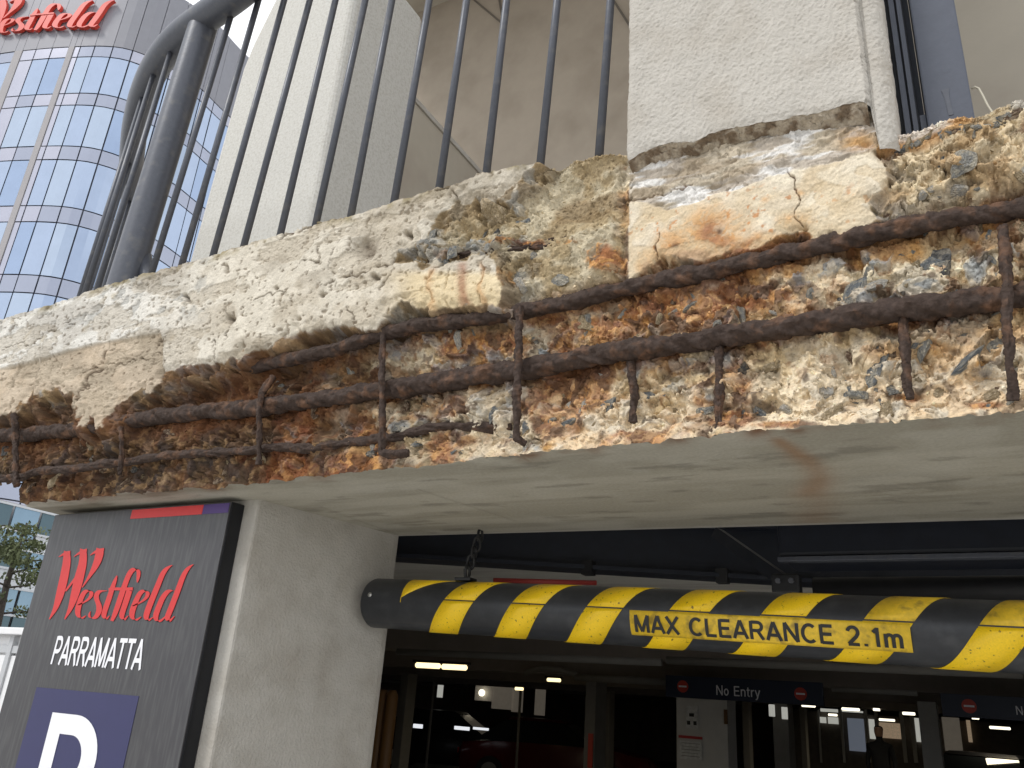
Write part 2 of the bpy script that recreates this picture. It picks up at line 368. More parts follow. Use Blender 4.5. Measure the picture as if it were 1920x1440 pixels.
tl = sstep(2.0, -tw, dP + mid * 10 * tw / 40 + fL * 7 * tw / 40 * sstep(0, -6, dP))                       # 0 on plaster, 1 on core, broken underside between
# --- block below the column
mortar_line = [(1180, 372), (1250, 392), (1330, 365), (1420, 340), (1520, 312), (1600, 290), (1645, 276)]
mz = sstep(4, -4, BY - np.interp(BX, [q[0] for q in mortar_line], [q[1] for q in mortar_line]) + w2 * 16)
bl = -0.008 - (fbm(Xg * 10, Zg * 10, 101, 3) - 0.5) * 0.007 - (fbm(Xg * 70, Zg * 70, 103, 3) - 0.5) * 0.003
bl += mz * (0.004 - (fbm(Xg * 14, Zg * 60, 107, 4) - 0.5) * 0.016)
bcr = [([(1478, 318), (1488, 350), (1490, 385), (1498, 410), (1497, 425)], 1.6), ([(1236, 435), (1232, 460), (1230, 482)], 1.5), ([(1178, 368), (1240, 362), (1300, 340)], 1.4)]
bk = np.zeros_like(Xg)
for pts, wd in bcr: bk = np.maximum(bk, np.exp(-(seg_dist(BX + w1 * 30 + mid * 10, BY + w2 * 26, pts) / (wd * .6)) ** 2))
bl += bk * 0.006
bl -= fC * 0.0007 + fD * 0.0007 + mz * (fB * 0.003 + fC * 0.001)
bskin = sstep(0.55, 0.565, fbm(Xg * 9, Zg * 15 + 9, 95, 5)); bl += bskin * 0.0015
bl += 0.012 * np.exp(-(np.hypot(BX - 1412, (BY - 322) * 3) / 14) ** 2) + 0.012 * np.exp(-(np.hypot(BX - 1622, (BY - 267) * 2) / 12) ** 2)
bl += sstep(14, 0, dB) * 0.006 * vn(Xg * 50, Zg * 50, 109)
tb = sstep(2.0, -16.0, dB + mid * 12 + fB * 8)
D = core
D = bl * (1 - tb) + D * tb
D = pl * (1 - tl) + D * tl - (fL * 0.006 + fM * 0.002) * 4 * tl * (1 - tl)
# left end rolls back round the corner of the deck
roll = np.clip(-2.46 - Xg, 0, 0.44)
D = D + 0.46 - np.sqrt(np.clip(0.46 ** 2 - roll ** 2, 0.002, None)) - 0.0

# --- colours (plaster, mortar, aggregate, rust, and shade painted into the lower left)
def mixc(a, b, t): return a + (b - a) * np.clip(t, 0, 1)[..., None]
one = np.ones(Xg.shape + (3,))
n1 = fbm(Xg * 9 + 4, Zg * 11, 121, 4); n2 = fbm(Xg * 22, Zg * 24 + 7, 125, 4); n3 = fbm(Xg * 60, Zg * 60, 129, 3); n4 = fbm(Xg * 5, Zg * 7, 133, 3)
cc = mixc(one * lin(198, 176, 138), one * lin(224, 209, 180), sstep(0.42, 0.6, n2))
cc = mixc(cc, one * lin(194, 146, 84), sstep(0.48, 0.64, n1) * 0.8)
cc = mixc(cc, one * lin(160, 152, 138), sstep(0.5, 0.62, fbm(Xg * 16 + 30, Zg * 18, 137, 4)) * 0.6)
cc = mixc(cc, one * lin(132, 88, 52), sstep(0.58, 0.7, n3) * 0.6)
scol = np.where((gid > 0.5)[..., None], lin(150, 156, 158), lin(188, 182, 168))
cc = mixc(cc, scol * (0.8 + 0.4 * n3)[..., None], bump_s * (fid > 0.72) * 0.9)
cc = cc * (0.80 + 0.16 * idB + 0.16 * idC + 0.14 * idD)[..., None]
pale = sstep(700, 1000, CX) * sstep(0.16, 0.06, hgt) * sstep(0.36, 0.52, n2 + 0.1)
cc = mixc(cc, one * lin(230, 212, 182), pale * 0.65)
rust = np.zeros_like(Xg)
for (px, py, rx, ry, s) in ((1240, 580, 110, 50, 1.0), (1380, 560, 90, 45, 1.0), (1120, 620, 140, 40, .8), (930, 640, 90, 35, .9), (1370, 790, 60, 34, 1.0), (1300, 690, 120, 24, .6), (1000, 830, 200, 14, .4), (640, 880, 130, 34, 1.0), (520, 860, 120, 40, .9), (860, 660, 60, 30, .7), (1160, 505, 40, 30, 1.1), (1330, 770, 30, 40, .6), (1560, 690, 120, 22, .35), (1790, 620, 100, 24, .35), (800, 700, 120, 26, .5), (560, 600, 160, 18, .2), (860, 500, 16, 50, .5), (1480, 810, 90, 14, .7), (1700, 745, 40, 14, .8), (1850, 765, 50, 12, .8), (1720, 300, 60, 60, .35), (1860, 340, 80, 30, .4), (980, 740, 70, 30, .4)):
    rust = np.maximum(rust, s * blob(px, py, rx, ry))
for _b, _w in (((470, 690, 540, 675, 620, 655, 715, 628, 800, 608, 970, 585, 1100, 558, 1200, 535, 1300, 515, 1450, 480, 1600, 445, 1750, 415, 1920, 390), .62), ((0, 818, 300, 780, 600, 750, 850, 712, 1100, 672, 1350, 632, 1700, 578, 1920, 552), .60)):
    _d = CY - np.interp(CX, _b[0::2], _b[1::2]) - 14
    rust = np.maximum(rust, _w * np.exp(-(_d / 40) ** 2) * (0.55 + 0.75 * sstep(.35, .65, n4)))
rust = np.maximum(rust, 0.62 * sstep(.42, .62, fbm(Xg * 7 + 60, Zg * 9, 161, 4)) * sstep(1900, 1380, CX))
rust = sstep(0.28, 0.72, rust * (0.35 + 0.8 * n2 + 0.45 * idB))
rcol = mixc(mixc(one * lin(150, 92, 52), one * lin(204, 152, 92), sstep(0.35, 0.75, idC * .6 + n3 * .4)), one * lin(86, 54, 38), sstep(0.45, 0.75, idB * .6 + n1 * .4))
cc = mixc(cc, rcol, rust * 0.85)
cc = mixc(cc, one * lin(70, 50, 38), sstep(0.74, 0.86, fbm(Xg * 40, Zg * 40, 151, 3) + 0.18 * idB) * 0.7)
dark = np.maximum.reduce([sstep(860, 470, CX + (n1 - 0.5) * 420) * sstep(735, 780, CY + 0.1 * CX + (n2 - .5) * 60), 0.85 * blob(560, 705, 250, 38), 0.9 * blob(330, 745, 200, 34), 0.7 * blob(660, 790, 60, 40), 0.6 * blob(40, 900, 80, 40), 0.5 * blob(300, 860, 300, 60)])  # dark rust, deepened to paint in the shade under the plaster lip
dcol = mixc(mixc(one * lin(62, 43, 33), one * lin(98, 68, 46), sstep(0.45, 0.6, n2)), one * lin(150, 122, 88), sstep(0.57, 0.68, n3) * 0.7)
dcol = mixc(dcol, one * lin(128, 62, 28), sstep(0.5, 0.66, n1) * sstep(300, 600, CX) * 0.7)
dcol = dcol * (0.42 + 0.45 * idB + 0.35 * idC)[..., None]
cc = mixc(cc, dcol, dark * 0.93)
# stain that the bars leave on the concrete just under and above them
bar2_px = [(0, 818), (150, 805), (300, 780), (480, 765), (600, 750), (715, 732), (850, 712), (970, 695), (1100, 672), (1200, 655), (1350, 632), (1500, 610), (1700, 578), (1890, 555), (1920, 552)]
bar1_px = [(470, 690), (540, 675), (620, 655), (715, 628), (800, 608), (970, 585), (1100, 558), (1200, 535), (1300, 515), (1450, 480), (1600, 445), (1750, 415), (1920, 390)]
for bpx in (bar1_px, bar2_px):
    dy = CY - np.interp(CX, [q[0] for q in bpx], [q[1] for q in bpx])
    st = np.exp(-((dy - 8) / 30) ** 2) * sstep(0.3, 0.6, n1 + 0.1)
    cc = mixc(cc, mixc(one * lin(84, 56, 40), one * lin(132, 82, 46), n3), st * 0.75)
# broken area beside the column: sandy
sand = mixc(one * lin(168, 150, 118), one * lin(190, 178, 152), sstep(0.4, 0.6, n2))
sand = mixc(sand, one * lin(134, 114, 84), sstep(0.5, 0.66, n1) * 0.8)
sand = mixc(sand, scol, bump_s * (fid > 0.6) * 0.85 * sstep(1040, 960, CX))
sand = mixc(sand, rcol, 0.9 * sstep(0.3, 0.6, np.maximum.reduce([0.8 * blob(1150, 500, 40, 36), 0.6 * blob(1000, 472, 130, 9), 0.6 * blob(870, 500, 60, 14), 0.6 * blob(960, 540, 50, 24)]) * (.2 + n2 + .6 * idC)))
sand = sand * (0.80 + 0.22 * idB + 0.22 * idC)[..., None]
cc = mixc(cc, sand, upz)
right = mixc(one * lin(178, 152, 116), one * lin(204, 186, 154), sstep(0.42, 0.6, n2))
right = mixc(right, one * lin(108, 78, 56), sstep(0.48, 0.60, n1) * 0.85)
right = mixc(right, one * lin(150, 140, 126), (cid > 0.7) * 0.6)
right = mixc(right, one * lin(204, 148, 80), sstep(0.58, 0.7, n4) * 0.6)
right = right * (0.66 + 0.40 * idB + 0.25 * idC)[..., None]
right = mixc(right, one * lin(228, 226, 220), 0.7 * sstep(0.014, 0.004, ztop[None, :] - Zg) * sstep(0.4, 0.5, n1))
cc = mixc(cc, right, rz * 0.9)
# plaster colours
pc = mixc(one * lin(206, 198, 182), one * lin(190, 180, 162), sstep(0.42, 0.62, n1))
pc = mixc(pc, one * lin(222, 214, 198), sstep(0.5, 0.66, n2) * 0.5)
white = sstep(460, 200, PX) * (1 - layer) * sstep(0.3, 0.5, n2 + 0.15)
pc = mixc(pc, one * lin(222, 220, 214), white * 0.75)
pc = mixc(pc, one * lin(150, 150, 146), chips * 0.55)
pc = mixc(pc, one * lin(138, 124, 84), sstep(0.03, 0.0, ztop[None, :] - Zg) * sstep(0.42, 0.6, n2) * 0.8)
pc = mixc(pc, one * lin(186, 164, 138), layer * 0.6)
pc = mixc(pc, one * lin(120, 104, 84), pits * 0.6)
pc = mixc(pc, one * lin(178, 166, 146), skin_ * 0.45)
pc = pc * (0.90 + 0.12 * idC + 0.10 * idD)[..., None]
pc = mixc(pc, one * lin(128, 116, 98), sstep(0.60, 0.72, fbm(Xg * 6, Zg * 14, 155, 5)) * 0.35)
pc = mixc(pc, one * lin(88, 72, 56), np.maximum(ck, hole * 0.8) * 0.75)
yel = sstep(700, 800, PX) * sstep(500, 520, PY)
pc = mixc(pc, one * lin(226, 204, 160), yel * 0.7)
streak = np.exp(-((PX - 866 - (PY - 520) * 0.02 + w1 * 18) / 8) ** 2) * sstep(475, 500, PY) * (.35 + .8 * n2)
pc = mixc(pc, one * lin(150, 96, 70), streak * 0.9)
pc = mixc(pc, one * lin(190, 138, 84), 0.45 * np.exp(-((PX - 806 + w1 * 30) / 7) ** 2) * sstep(490, 510, PY) + 0.5 * np.exp(-((PX - 902 + w1 * 26) / 5) ** 2) * sstep(480, 500, PY))
# broken underside of the plaster
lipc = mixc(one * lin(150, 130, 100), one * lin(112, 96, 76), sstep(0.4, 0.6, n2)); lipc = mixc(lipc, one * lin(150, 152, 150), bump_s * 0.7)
# column base colours
bc = mixc(one * lin(218, 206, 184), one * lin(206, 188, 158), sstep(0.4, 0.65, n1))
bc = mixc(bc, one * lin(230, 220, 198), sstep(0.5, 0.62, n2) * 0.5)
spots = sstep(0.71, 0.80, fbm(Xg * 90 + 11, Zg * 90, 141, 3)) * sstep(330, 380, BY)
bc = mixc(bc, one * lin(190, 120, 58), spots * 0.7)
brust = np.zeros_like(Xg)
for (px, py, rx, ry, s) in ((1267, 458, 48, 34, .85), (1345, 436, 70, 56, .9), (1300, 478, 120, 26, .9), (1345, 400, 26, 46, .5), (1420, 455, 80, 26, .7), (1490, 415, 40, 18, .7), (1400, 470, 60, 14, .8), (1210, 500, 24, 24, .9), (1345, 420, 18, 26, .7), (1500, 362, 12, 8, .6), (1435, 375, 14, 10, .5), (1590, 440, 60, 8, .5)):
    brust = np.maximum(brust, s * blob(px, py, rx, ry, BX, BY))
bc = mixc(bc, mixc(one * lin(204, 154, 96), one * lin(146, 88, 52), sstep(0.55, 0.95, brust * (.6 + .8 * n2))), sstep(0.15, 0.85, brust * (0.25 + 1.1 * n2 + .4 * idC)) * .85)
for hx, hy in ((1265, 462), (1348, 436)):
    bc = mixc(bc, one * lin(70, 36, 26), 0.8 * np.exp(-(np.hypot(BX - hx + w1 * 12, BY - hy + w2 * 12) / 6) ** 2))
mc = mixc(one * lin(188, 176, 156), one * lin(222, 219, 214), sstep(0.45, 0.58, fbm(Xg * 10, Zg * 46, 145, 4)))
mc = mixc(mc, one * lin(160, 144, 122), sstep(0.5, 0.6, fbm(Xg * 14 + 7, Zg * 50, 149, 4)) * 0.7)
mc = mixc(mc, one * lin(206, 158, 96), 0.8 * blob(1610, 262, 34, 18, BX, BY))
bc = bc * (0.88 + 0.13 * idC + 0.11 * idD)[..., None]
bc = mixc(bc, one * lin(206, 186, 152), bskin * .5)
mc = mc * (0.8 + 0.2 * idC + 0.2 * idB)[..., None]
bc = mixc(bc, mc, mz)
bc = mixc(bc, one * lin(96, 66, 46), bk * 0.8)
Cf = cc
Cf = mixc(Cf, bc, 1 - sstep(0.5, -3.0, dB))
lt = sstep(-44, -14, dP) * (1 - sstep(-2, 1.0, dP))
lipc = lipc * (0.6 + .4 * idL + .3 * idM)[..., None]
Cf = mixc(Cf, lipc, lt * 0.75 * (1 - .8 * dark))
Cf = mixc(Cf, pc, sstep(-2.0, 1.0, dP))
Cf = np.clip(Cf, 0.008, 0.85)
VV = np.stack([Xg, D, Zg], -1)
# close the top and the bottom with a few rows that go back into the deck
rows_top = [VV[-1] + np.array([0, dy_, dz_]) for dy_, dz_ in ((0.012, 0.004), (0.03, 0.005), (0.10, 0.003), (0.35, 0.0))]
VV = np.concatenate([VV, np.array(rows_top)], 0)
Cf = np.concatenate([Cf, np.repeat(Cf[-1:], len(rows_top), 0)], 0)
fm = lambda a: (a[:-1, :-1] + a[1:, :-1] + a[:-1, 1:] + a[1:, 1:]) / 4
isP = fm((dP > 0).astype(float)) > 0.5; isB = (fm((dB > 0).astype(float)) > 0.5) & ~isP
padP = np.concatenate([isP, np.repeat(isP[-1:], len(rows_top), 0)], 0); padB = np.concatenate([isB, np.repeat(isB[-1:], len(rows_top), 0)], 0)
zcol = VV[:, :, 2]; okf = (np.abs(np.diff(zcol, axis=0))[:, :-1] + np.abs(np.diff(zcol, axis=0))[:, 1:]) > 1e-6; okf[NR - 1:] = True
for nm, mk, mm in (('plaster_coat', padP, MT['plaster']), ('column_base', padB, MT['plaster']), ('broken_core', ~(padP | padB), MT['face'])):
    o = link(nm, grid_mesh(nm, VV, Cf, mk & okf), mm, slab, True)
    o['label'] = {'plaster_coat': 'cracked beige plaster still clinging to the slab edge', 'column_base': 'rust-spotted yellowish concrete under the column', 'broken_core': 'broken aggregate concrete stained with rust'}[nm]
def depth_at(X, Z):
    j = int(np.clip(np.searchsorted(Xc, X), 1, NC - 2)); zz = Zg[:, j]; i = int(np.clip(np.searchsorted(zz, Z), 1, NR - 2))
    return D[i, j], Cf[i, j], i, j

# --- soffit, from the broken edge back to the opening
def yback(x): return 0.551 + (x + 1.318) * 0.052
js = np.where(Xc > -2.15)[0][::3]
NS = 90
S = np.zeros((NS, len(js), 3)); 
for k, j in enumerate(js):
    t = np.linspace(0, 1, NS) ** 1.2
    S[:, k, 0] = Xc[j]; S[:, k, 1] = D[0, j] + (yback(Xc[j]) - D[0, j]) * t
    S[:, k, 2] = Zg[0, j] + (ZS - Zg[0, j]) * sstep(0, 0.06, t)
SX, SY = projv(S[..., 0], S[..., 1], S[..., 2])
a1 = fbm(S[..., 0] * 3, S[..., 1] * 22, 201, 4); a2 = fbm(S[..., 0] * 10, S[..., 1] * 60, 203, 3); a3 = fbm(S[..., 0] * 7, S[..., 1] * 9, 205, 4)
o1 = np.ones(S.shape)
sc_ = mixc(o1 * lin(176, 171, 157), o1 * lin(162, 157, 143), sstep(0.4, 0.65, a1))
sc_ = mixc(sc_, o1 * lin(186, 182, 170), sstep(0.5, 0.7, a3) * 0.5)
sc_ = mixc(sc_, o1 * lin(116, 112, 102), sstep(0.62, 0.78, fbm(S[..., 0] * 9, S[..., 1] * 40, 207, 5)) * 0.5 + 0.5 * np.exp(-((SX - 1690) / 110) ** 2 - ((SY - 915) / 26) ** 2) * sstep(.4, .6, a2))
pathx = np.interp(SY, [810, 835, 860, 900, 975], [1450, 1478, 1505, 1528, 1525]); wid = np.interp(SY, [810, 860, 975], [16, 28, 46]); pathx = pathx + (fbm(SY * .03, SX * .004, 209, 3) - .5) * 30
stn = np.exp(-((SX - pathx + (a3 - .5) * 20) / wid) ** 2) * sstep(812, 830, SY) * np.interp(SY, [820, 900, 985], [1, .8, .45])
sc_ = mixc(sc_, o1 * lin(150, 112, 78), stn * 0.7 * (.45 + a3))
edge = np.exp(-((S[..., 1] - S[:1, :, 1]) / 0.03) ** 2)
for (px, s) in ((1000, .9), (1050, .8), (1110, .5), (1270, .7), (1420, .9), (1500, .9), (1560, .6), (1750, .9), (1850, .9), (1870, .6), (600, .4), (300, .5), (400, .6), (180, .6)):
    sc_ = mixc(sc_, o1 * lin(120, 78, 46), edge * s * np.exp(-((SX - px) / 26) ** 2) * sstep(.35, .55, a3 + .05))
sc_ = mixc(sc_, o1 * lin(120, 110, 92), sstep(500, 250, SX) * 0.6 * sstep(.3, .6, a1))
for jl in ([(783, 917), (967, 977)], [(600, 950), (742, 1001)]):
    sc_ = mixc(sc_, o1 * lin(100, 95, 84), 0.22 * np.exp(-(seg_dist(SX, SY, jl) / 1.6) ** 2))
link('soffit', grid_mesh('soffit', S, sc_), MT['soffit'], slab, True)
MB().prism([(Xc[js[0]], yback(Xc[js[0]]), ZS), (0.42, yback(0.42), ZS), (0.42, yback(0.42), 2.62), (Xc[js[0]], yback(Xc[js[0]]), 2.62)], (0, 0.02, 0)).build('beam_back', MT['soffit'].copy() if False else MT['deck'], slab)
MB().box(-2.72, 0.41, 0.30, 9.5, 2.64, 2.80).build('deck', MT['deck'], slab)
MB().box(-2.15, -2.142, 0.05, 0.56, ZS + .004, 2.64).build('beam_end', MT['deck'], slab)

# --- reinforcing bars
def path_on(pts, y, n=160, jit=0.0, seed=1):
    P = np.array([aty(p, y if not hasattr(y, '__len__') else y[i]) for i, p in enumerate(pts)])
    t = np.concatenate([[0], np.cumsum(np.linalg.norm(np.diff(P, axis=0), axis=1))])
    # smooth resample (Catmull-like through cubic interpolation of each coordinate)
    s = np.linspace(0, t[-1], n); Q = np.stack([np.interp(s, t, P[:, k]) for k in range(3)], -1)
    for _ in range(6): Q[1:-1] = (Q[:-2] + 2 * Q[1:-1] + Q[2:]) / 4
    if jit: Q[:, 1:] += jit * (np.stack([fbm(s * 9, s * 0 + 2, seed, 3), fbm(s * 9, s * 0 + 5, seed + 3, 3)], -1) - 0.5)
    return Q, s
def run_on(pts, y, dx=0.45):                     # carry a bar on to the right, straight
    A, B = aty(pts[-3], y), aty(pts[-1], y); e = B + (B - A) / (B[0] - A[0]) * dx
    q = projv(np.array([e[0]]), np.array([y]), np.array([e[2]])); return list(pts) + [(float(q[0][0]), float(q[1][0]))]
def bar(name, pts, y, r, seed, parent=slab, n=420, seg=26, rib=0.0, rough=0.36, jit=0.006, label=None, ends=None):
    Q, s = path_on(pts, y, n, jit, seed)
    T = np.gradient(Q, axis=0); T /= np.linalg.norm(T, axis=1)[:, None]
    up_ = np.array([0, -1.0, 0]) if abs(T[0][1]) < 0.8 else np.array([0, 0, 1.0])
    U = up_ - T * (T @ up_)[:, None]; U /= np.linalg.norm(U, axis=1)[:, None]; W = np.cross(T, U)
    ang = np.linspace(0, 2 * np.pi, seg, endpoint=False)
    A, Sg = np.meshgrid(ang, s)
    ca, sa = np.cos(A), np.sin(A)
    nzv = fbm(Sg * 55 + ca * 1.3, sa * 1.3 + Sg * 8, seed, 4) - 0.5
    fl = ridge(Sg * 22 + ca * 0.9, sa * 0.9 + 7, seed + 9, 3) - 0.6
    taper = np.ones_like(Sg)
    if ends:
        L = s[-1]; taper = np.clip(Sg / ends, 0.15, 1) ** .5 * np.clip((L - Sg) / ends, 0.15, 1) ** .5
    R = r * taper * (1 + rough * nzv * 2.2 + rough * fl * 0.9 + rough * 0.35 * (facets(Sg * 90 + ca * 2, sa * 2 + 5, seed + 2, 1.0, 1.0)[0]) + 0.5 * rough * (fbm(Sg * 7, Sg * 0, seed + 4, 2) - .5) + rib * np.sin(Sg / 0.018 * 2 * np.pi + A * 1.0))
    P = Q[:, None, :] + (U[:, None, :] * ca[..., None] + W[:, None, :] * sa[..., None]) * R[..., None]
    P = np.concatenate([P, P[:, :1]], 1)
    P = np.concatenate([np.repeat(Q[:1, None, :], seg + 1, 1), P, np.repeat(Q[-1:, None, :], seg + 1, 1)], 0)
    o = link(name, grid_mesh(name, P), MT['rebar'], parent, True)
    if label: o['label'] = label
    return o
bar('reinforcing_bar', run_on([(-120, 828)] + bar2_px + [(2080, 520)], 0.002, .5), 0.002, 0.0172, 311, n=1300, rib=0.02, label='thick rusty bar running the whole length of the break')
bar('reinforcing_bar', run_on(bar1_px + [(2080, 352)], 0.003, .5), [0.006, -0.004, -0.012, -0.012, -0.010, -0.004] + [0.003] * 9, 0.0136, 317, n=1100, rib=0.02, label='rusty bar just under the plaster edge')
bar('reinforcing_bar', [(-100, 905), (30, 893), (120, 880), (220, 868), (330, 852), (480, 842), (590, 838), (700, 822), (800, 806), (900, 798), (960, 797)], [0, 0, 0, 0, 0, .006, .012, .01, .01, .014, .03], 0.0085, 323, n=600, rough=0.55, jit=0.012, label='thin flaking bar low on the left')
bar('reinforcing_bar', [(790, 497), (840, 483), (900, 474), (1000, 464), (1060, 457), (1130, 448)], [-.004, -.014, -.018, -.012, -.004, .004], 0.0065, 327, n=240, rough=0.8, ends=0.05, label='short split bar bared beside the column')
bar('reinforcing_bar', [(960, 468), (1040, 452), (1100, 440), (1145, 434)], [-.006, -.006, -.002, .006], 0.0042, 329, n=120, rough=0.9, ends=0.05)
st_list = [([(28, 780), (30, 840), (33, 910)], -0.028, .0085), ([(229, 800), (228, 850), (226, 890)], -0.02, .0065), ([(512, 705), (490, 735), (484, 770), (486, 820), (484, 872)], [-.005, -.02, -.028, -.018, -.006], .0075), ([(716, 615), (717, 700), (718, 780), (716, 848), (735, 850), (766, 846)], [-.02, -.026, -.026, -.024, -.02, -.01], .0078), ([(974, 575), (973, 650), (969, 740), (969, 822), (985, 832)], [-.02, -.028, -.028, -.024, -.012], .0078), ([(1183, 660), (1188, 720), (1186, 792)], [.01, .006, .004], .0085), ([(1348, 640), (1349, 720), (1347, 818)], [.008, .002, .0], .0085), ([(1694, 590), (1695, 660), (1706, 748)], [.006, -.004, -.002], .0078), ([(1878, 425), (1890, 520), (1889, 600), (1893, 680), (1900, 752)], [0, -.022, -.03, -.026, -.012], .0075)]
for k, (pts, y, r) in enumerate(st_list):
    bar('stirrup', pts, y, r * .80, 401 + k * 5, n=200, seg=14, rough=0.7, jit=0.008)

# --- stones of the aggregate (each a part) and crumbs
def rock(seed):
    b = bmesh.new(); bmesh.ops.create_icosphere(b, subdivisions=3, radius=1); r = random.Random(seed)
    planes = [(Vector((r.uniform(-1, 1), r.uniform(-1, 1), r.uniform(-1, 1))).normalized(), r.uniform(0.38, 0.72)) for _ in range(11)]
    for vv in b.verts:
        for n_, d_ in planes:
            e = vv.co.dot(n_) - d_
            if e > 0: vv.co -= n_ * e
        vv.co *= 1 + 0.22 * (float(fbm(np.array([vv.co.x * 2.2 + seed]), np.array([vv.co.y * 2.2 + vv.co.z * 2.2]), seed, 3)[0]) - .5) + r.uniform(-0.05, 0.05)
    me = bpy.data.meshes.new('stone'); b.to_mesh(me); b.free(); return me
rocks = [rock(900 + k) for k in range(7)]
rmesh = {}
for mk in ('stone_blue', 'stone_grey', 'stone_dark', 'stone_tan', 'stone_white', 'stone_brown'):
    for k, me in enumerate(rocks):
        c = me.copy(); c.materials.append(MT[mk]); rmesh[mk, k] = c
def stone_at(px, py, size_px, kind, squash=0.55, aspect=1.0, sink=0.3):
    p = aty((px, py), 0.0)
    if p[0] < Xc[0] or p[0] > Xc[-1]: return
    d, c, i, j = depth_at(p[0], p[2])
    p = aty((px, py), float(d)); d, c, i, j = depth_at(p[0], p[2])
    dist = np.linalg.norm(p - CAM); r = size_px * dist / F / 2
    o = link('stone', rmesh[kind, rnd.randrange(7)], None, slab)
    w = Vector(slab.location)
    o.location = Vector((p[0], d + r * squash * sink, p[2])) - w
    o.rotation_euler = (rnd.uniform(-.4, .4), rnd.uniform(0, 6.28), rnd.uniform(-.4, .4))
    o.scale = (r * aspect, r * squash, r / aspect)
for a in ((800, 455, 62, 'stone_grey', .5, 1.1), (845, 470, 50, 'stone_blue', .5, 1.0), (770, 480, 44, 'stone_white', .4, 1.3), (930, 400, 74, 'stone_tan', 1.0, .8, .1), (985, 418, 50, 'stone_blue', .7, 1.0), (935, 440, 46, 'stone_dark', .9, 1.2, .2), (965, 505, 46, 'stone_grey', .5, 1.0), (1010, 500, 40, 'stone_tan', .5, 1.0), (975, 535, 40, 'stone_white', .4, 1.2), (1040, 525, 60, 'stone_grey', .3, 1.4), (905, 430, 30, 'stone_tan', .9, 1.0, .2), (1795, 360, 42, 'stone_white', .8, 1.0, .1), (1808, 305, 60, 'stone_grey', .45, 1.3), (1765, 300, 30, 'stone_blue', .5, 1.0), (1835, 310, 28, 'stone_white', .6, 1.0), (1765, 500, 66, 'stone_dark', .25, 1.0), (1755, 495, 40, 'stone_blue', .3, 1.2), (1600, 540, 62, 'stone_blue', .35, 1.5), (1520, 555, 30, 'stone_grey', .5, 1.0), (1640, 540, 36, 'stone_white', .4, 1.3), (1640, 682, 66, 'stone_blue', .35, 1.5), (1540, 735, 52, 'stone_white', .4, 1.1), (1595, 732, 46, 'stone_blue', .4, .8), (1665, 730, 44, 'stone_grey', .5, 1.0), (1610, 742, 34, 'stone_grey', .4, 1.0), (1425, 775, 46, 'stone_blue', .5, .7), (1322, 770, 38, 'stone_grey', .5, 1.0), (1390, 590, 36, 'stone_grey', .5, 1.4), (1299, 570, 30, 'stone_grey', .6, .6), (1340, 610, 30, 'stone_grey', .5, 1.0), (1235, 600, 26, 'stone_tan', .6, 1.0), (1095, 605, 60, 'stone_tan', .6, 1.1), (1100, 606, 44, 'stone_grey', .8, 1.0), (1400, 695, 40, 'stone_dark', .7, 1.2), (1060, 795, 40, 'stone_blue', .4, 1.4), (985, 800, 30, 'stone_blue', .5, .8), (860, 640, 36, 'stone_white', .5, .9), (740, 800, 34, 'stone_grey', .4, 1.0), (665, 700, 34, 'stone_grey', .5, 1.4), (640, 720, 36, 'stone_brown', .7, 1.0), (700, 848, 34, 'stone_dark', .6, 1.4), (920, 780, 26, 'stone_blue', .4, .8), (960, 775, 24, 'stone_grey', .4, 1.0), (845, 850, 24, 'stone_blue', .4, 1.2), (520, 720, 30, 'stone_grey', .6, .9), (1145, 755, 34, 'stone_blue', .4, 1.4), (1820, 670, 46, 'stone_blue', .35, 2.0), (1735, 660, 40, 'stone_grey', .35, 1.7), (1870, 640, 40, 'stone_grey', .35, 1.2), (1560, 775, 44, 'stone_tan', .6, 1.3), (1480, 770, 40, 'stone_white', .5, 1.1), (1860, 740, 36, 'stone_tan', .6, 1.2), (1770, 735, 40, 'stone_tan', .7, 1.0), (1660, 775, 44, 'stone_tan', .7, 1.2), (1450, 690, 34, 'stone_tan', .5, 1.0), (1220, 745, 34, 'stone_blue', .4, 1.3), (1260, 770, 30, 'stone_tan', .5, 1.0), (1090, 760, 34, 'stone_white', .4, 1.2)):
    stone_at(*a)
rs_ = np.random.RandomState(5)
core_mask = (dP < -18) & (dB < -12)
ii, jj = np.where(core_mask[5:-8, 60:-60]); ii += 5; jj += 60
cnt = 0
while cnt < 200:
    k = rs_.randint(len(ii)); i, j = ii[k], jj[k]
    if CX[i, j] < -30 or CX[i, j] > 1960: continue
    if hgt[i, j] < 0.016 or tl[i, j] < 0.9: continue
    if upz[i, j] > 0.4 and CX[i, j] > 1010: continue
    dk = dark[i, j]
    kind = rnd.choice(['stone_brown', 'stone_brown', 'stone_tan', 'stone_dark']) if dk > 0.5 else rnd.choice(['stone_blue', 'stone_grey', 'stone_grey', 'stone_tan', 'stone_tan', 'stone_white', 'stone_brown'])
    stone_at(CX[i, j], CY[i, j], rs_.uniform(12, 32), kind, rs_.uniform(.35, .7), rs_.uniform(.7, 1.5), rs_.uniform(.25, .55)); cnt += 1
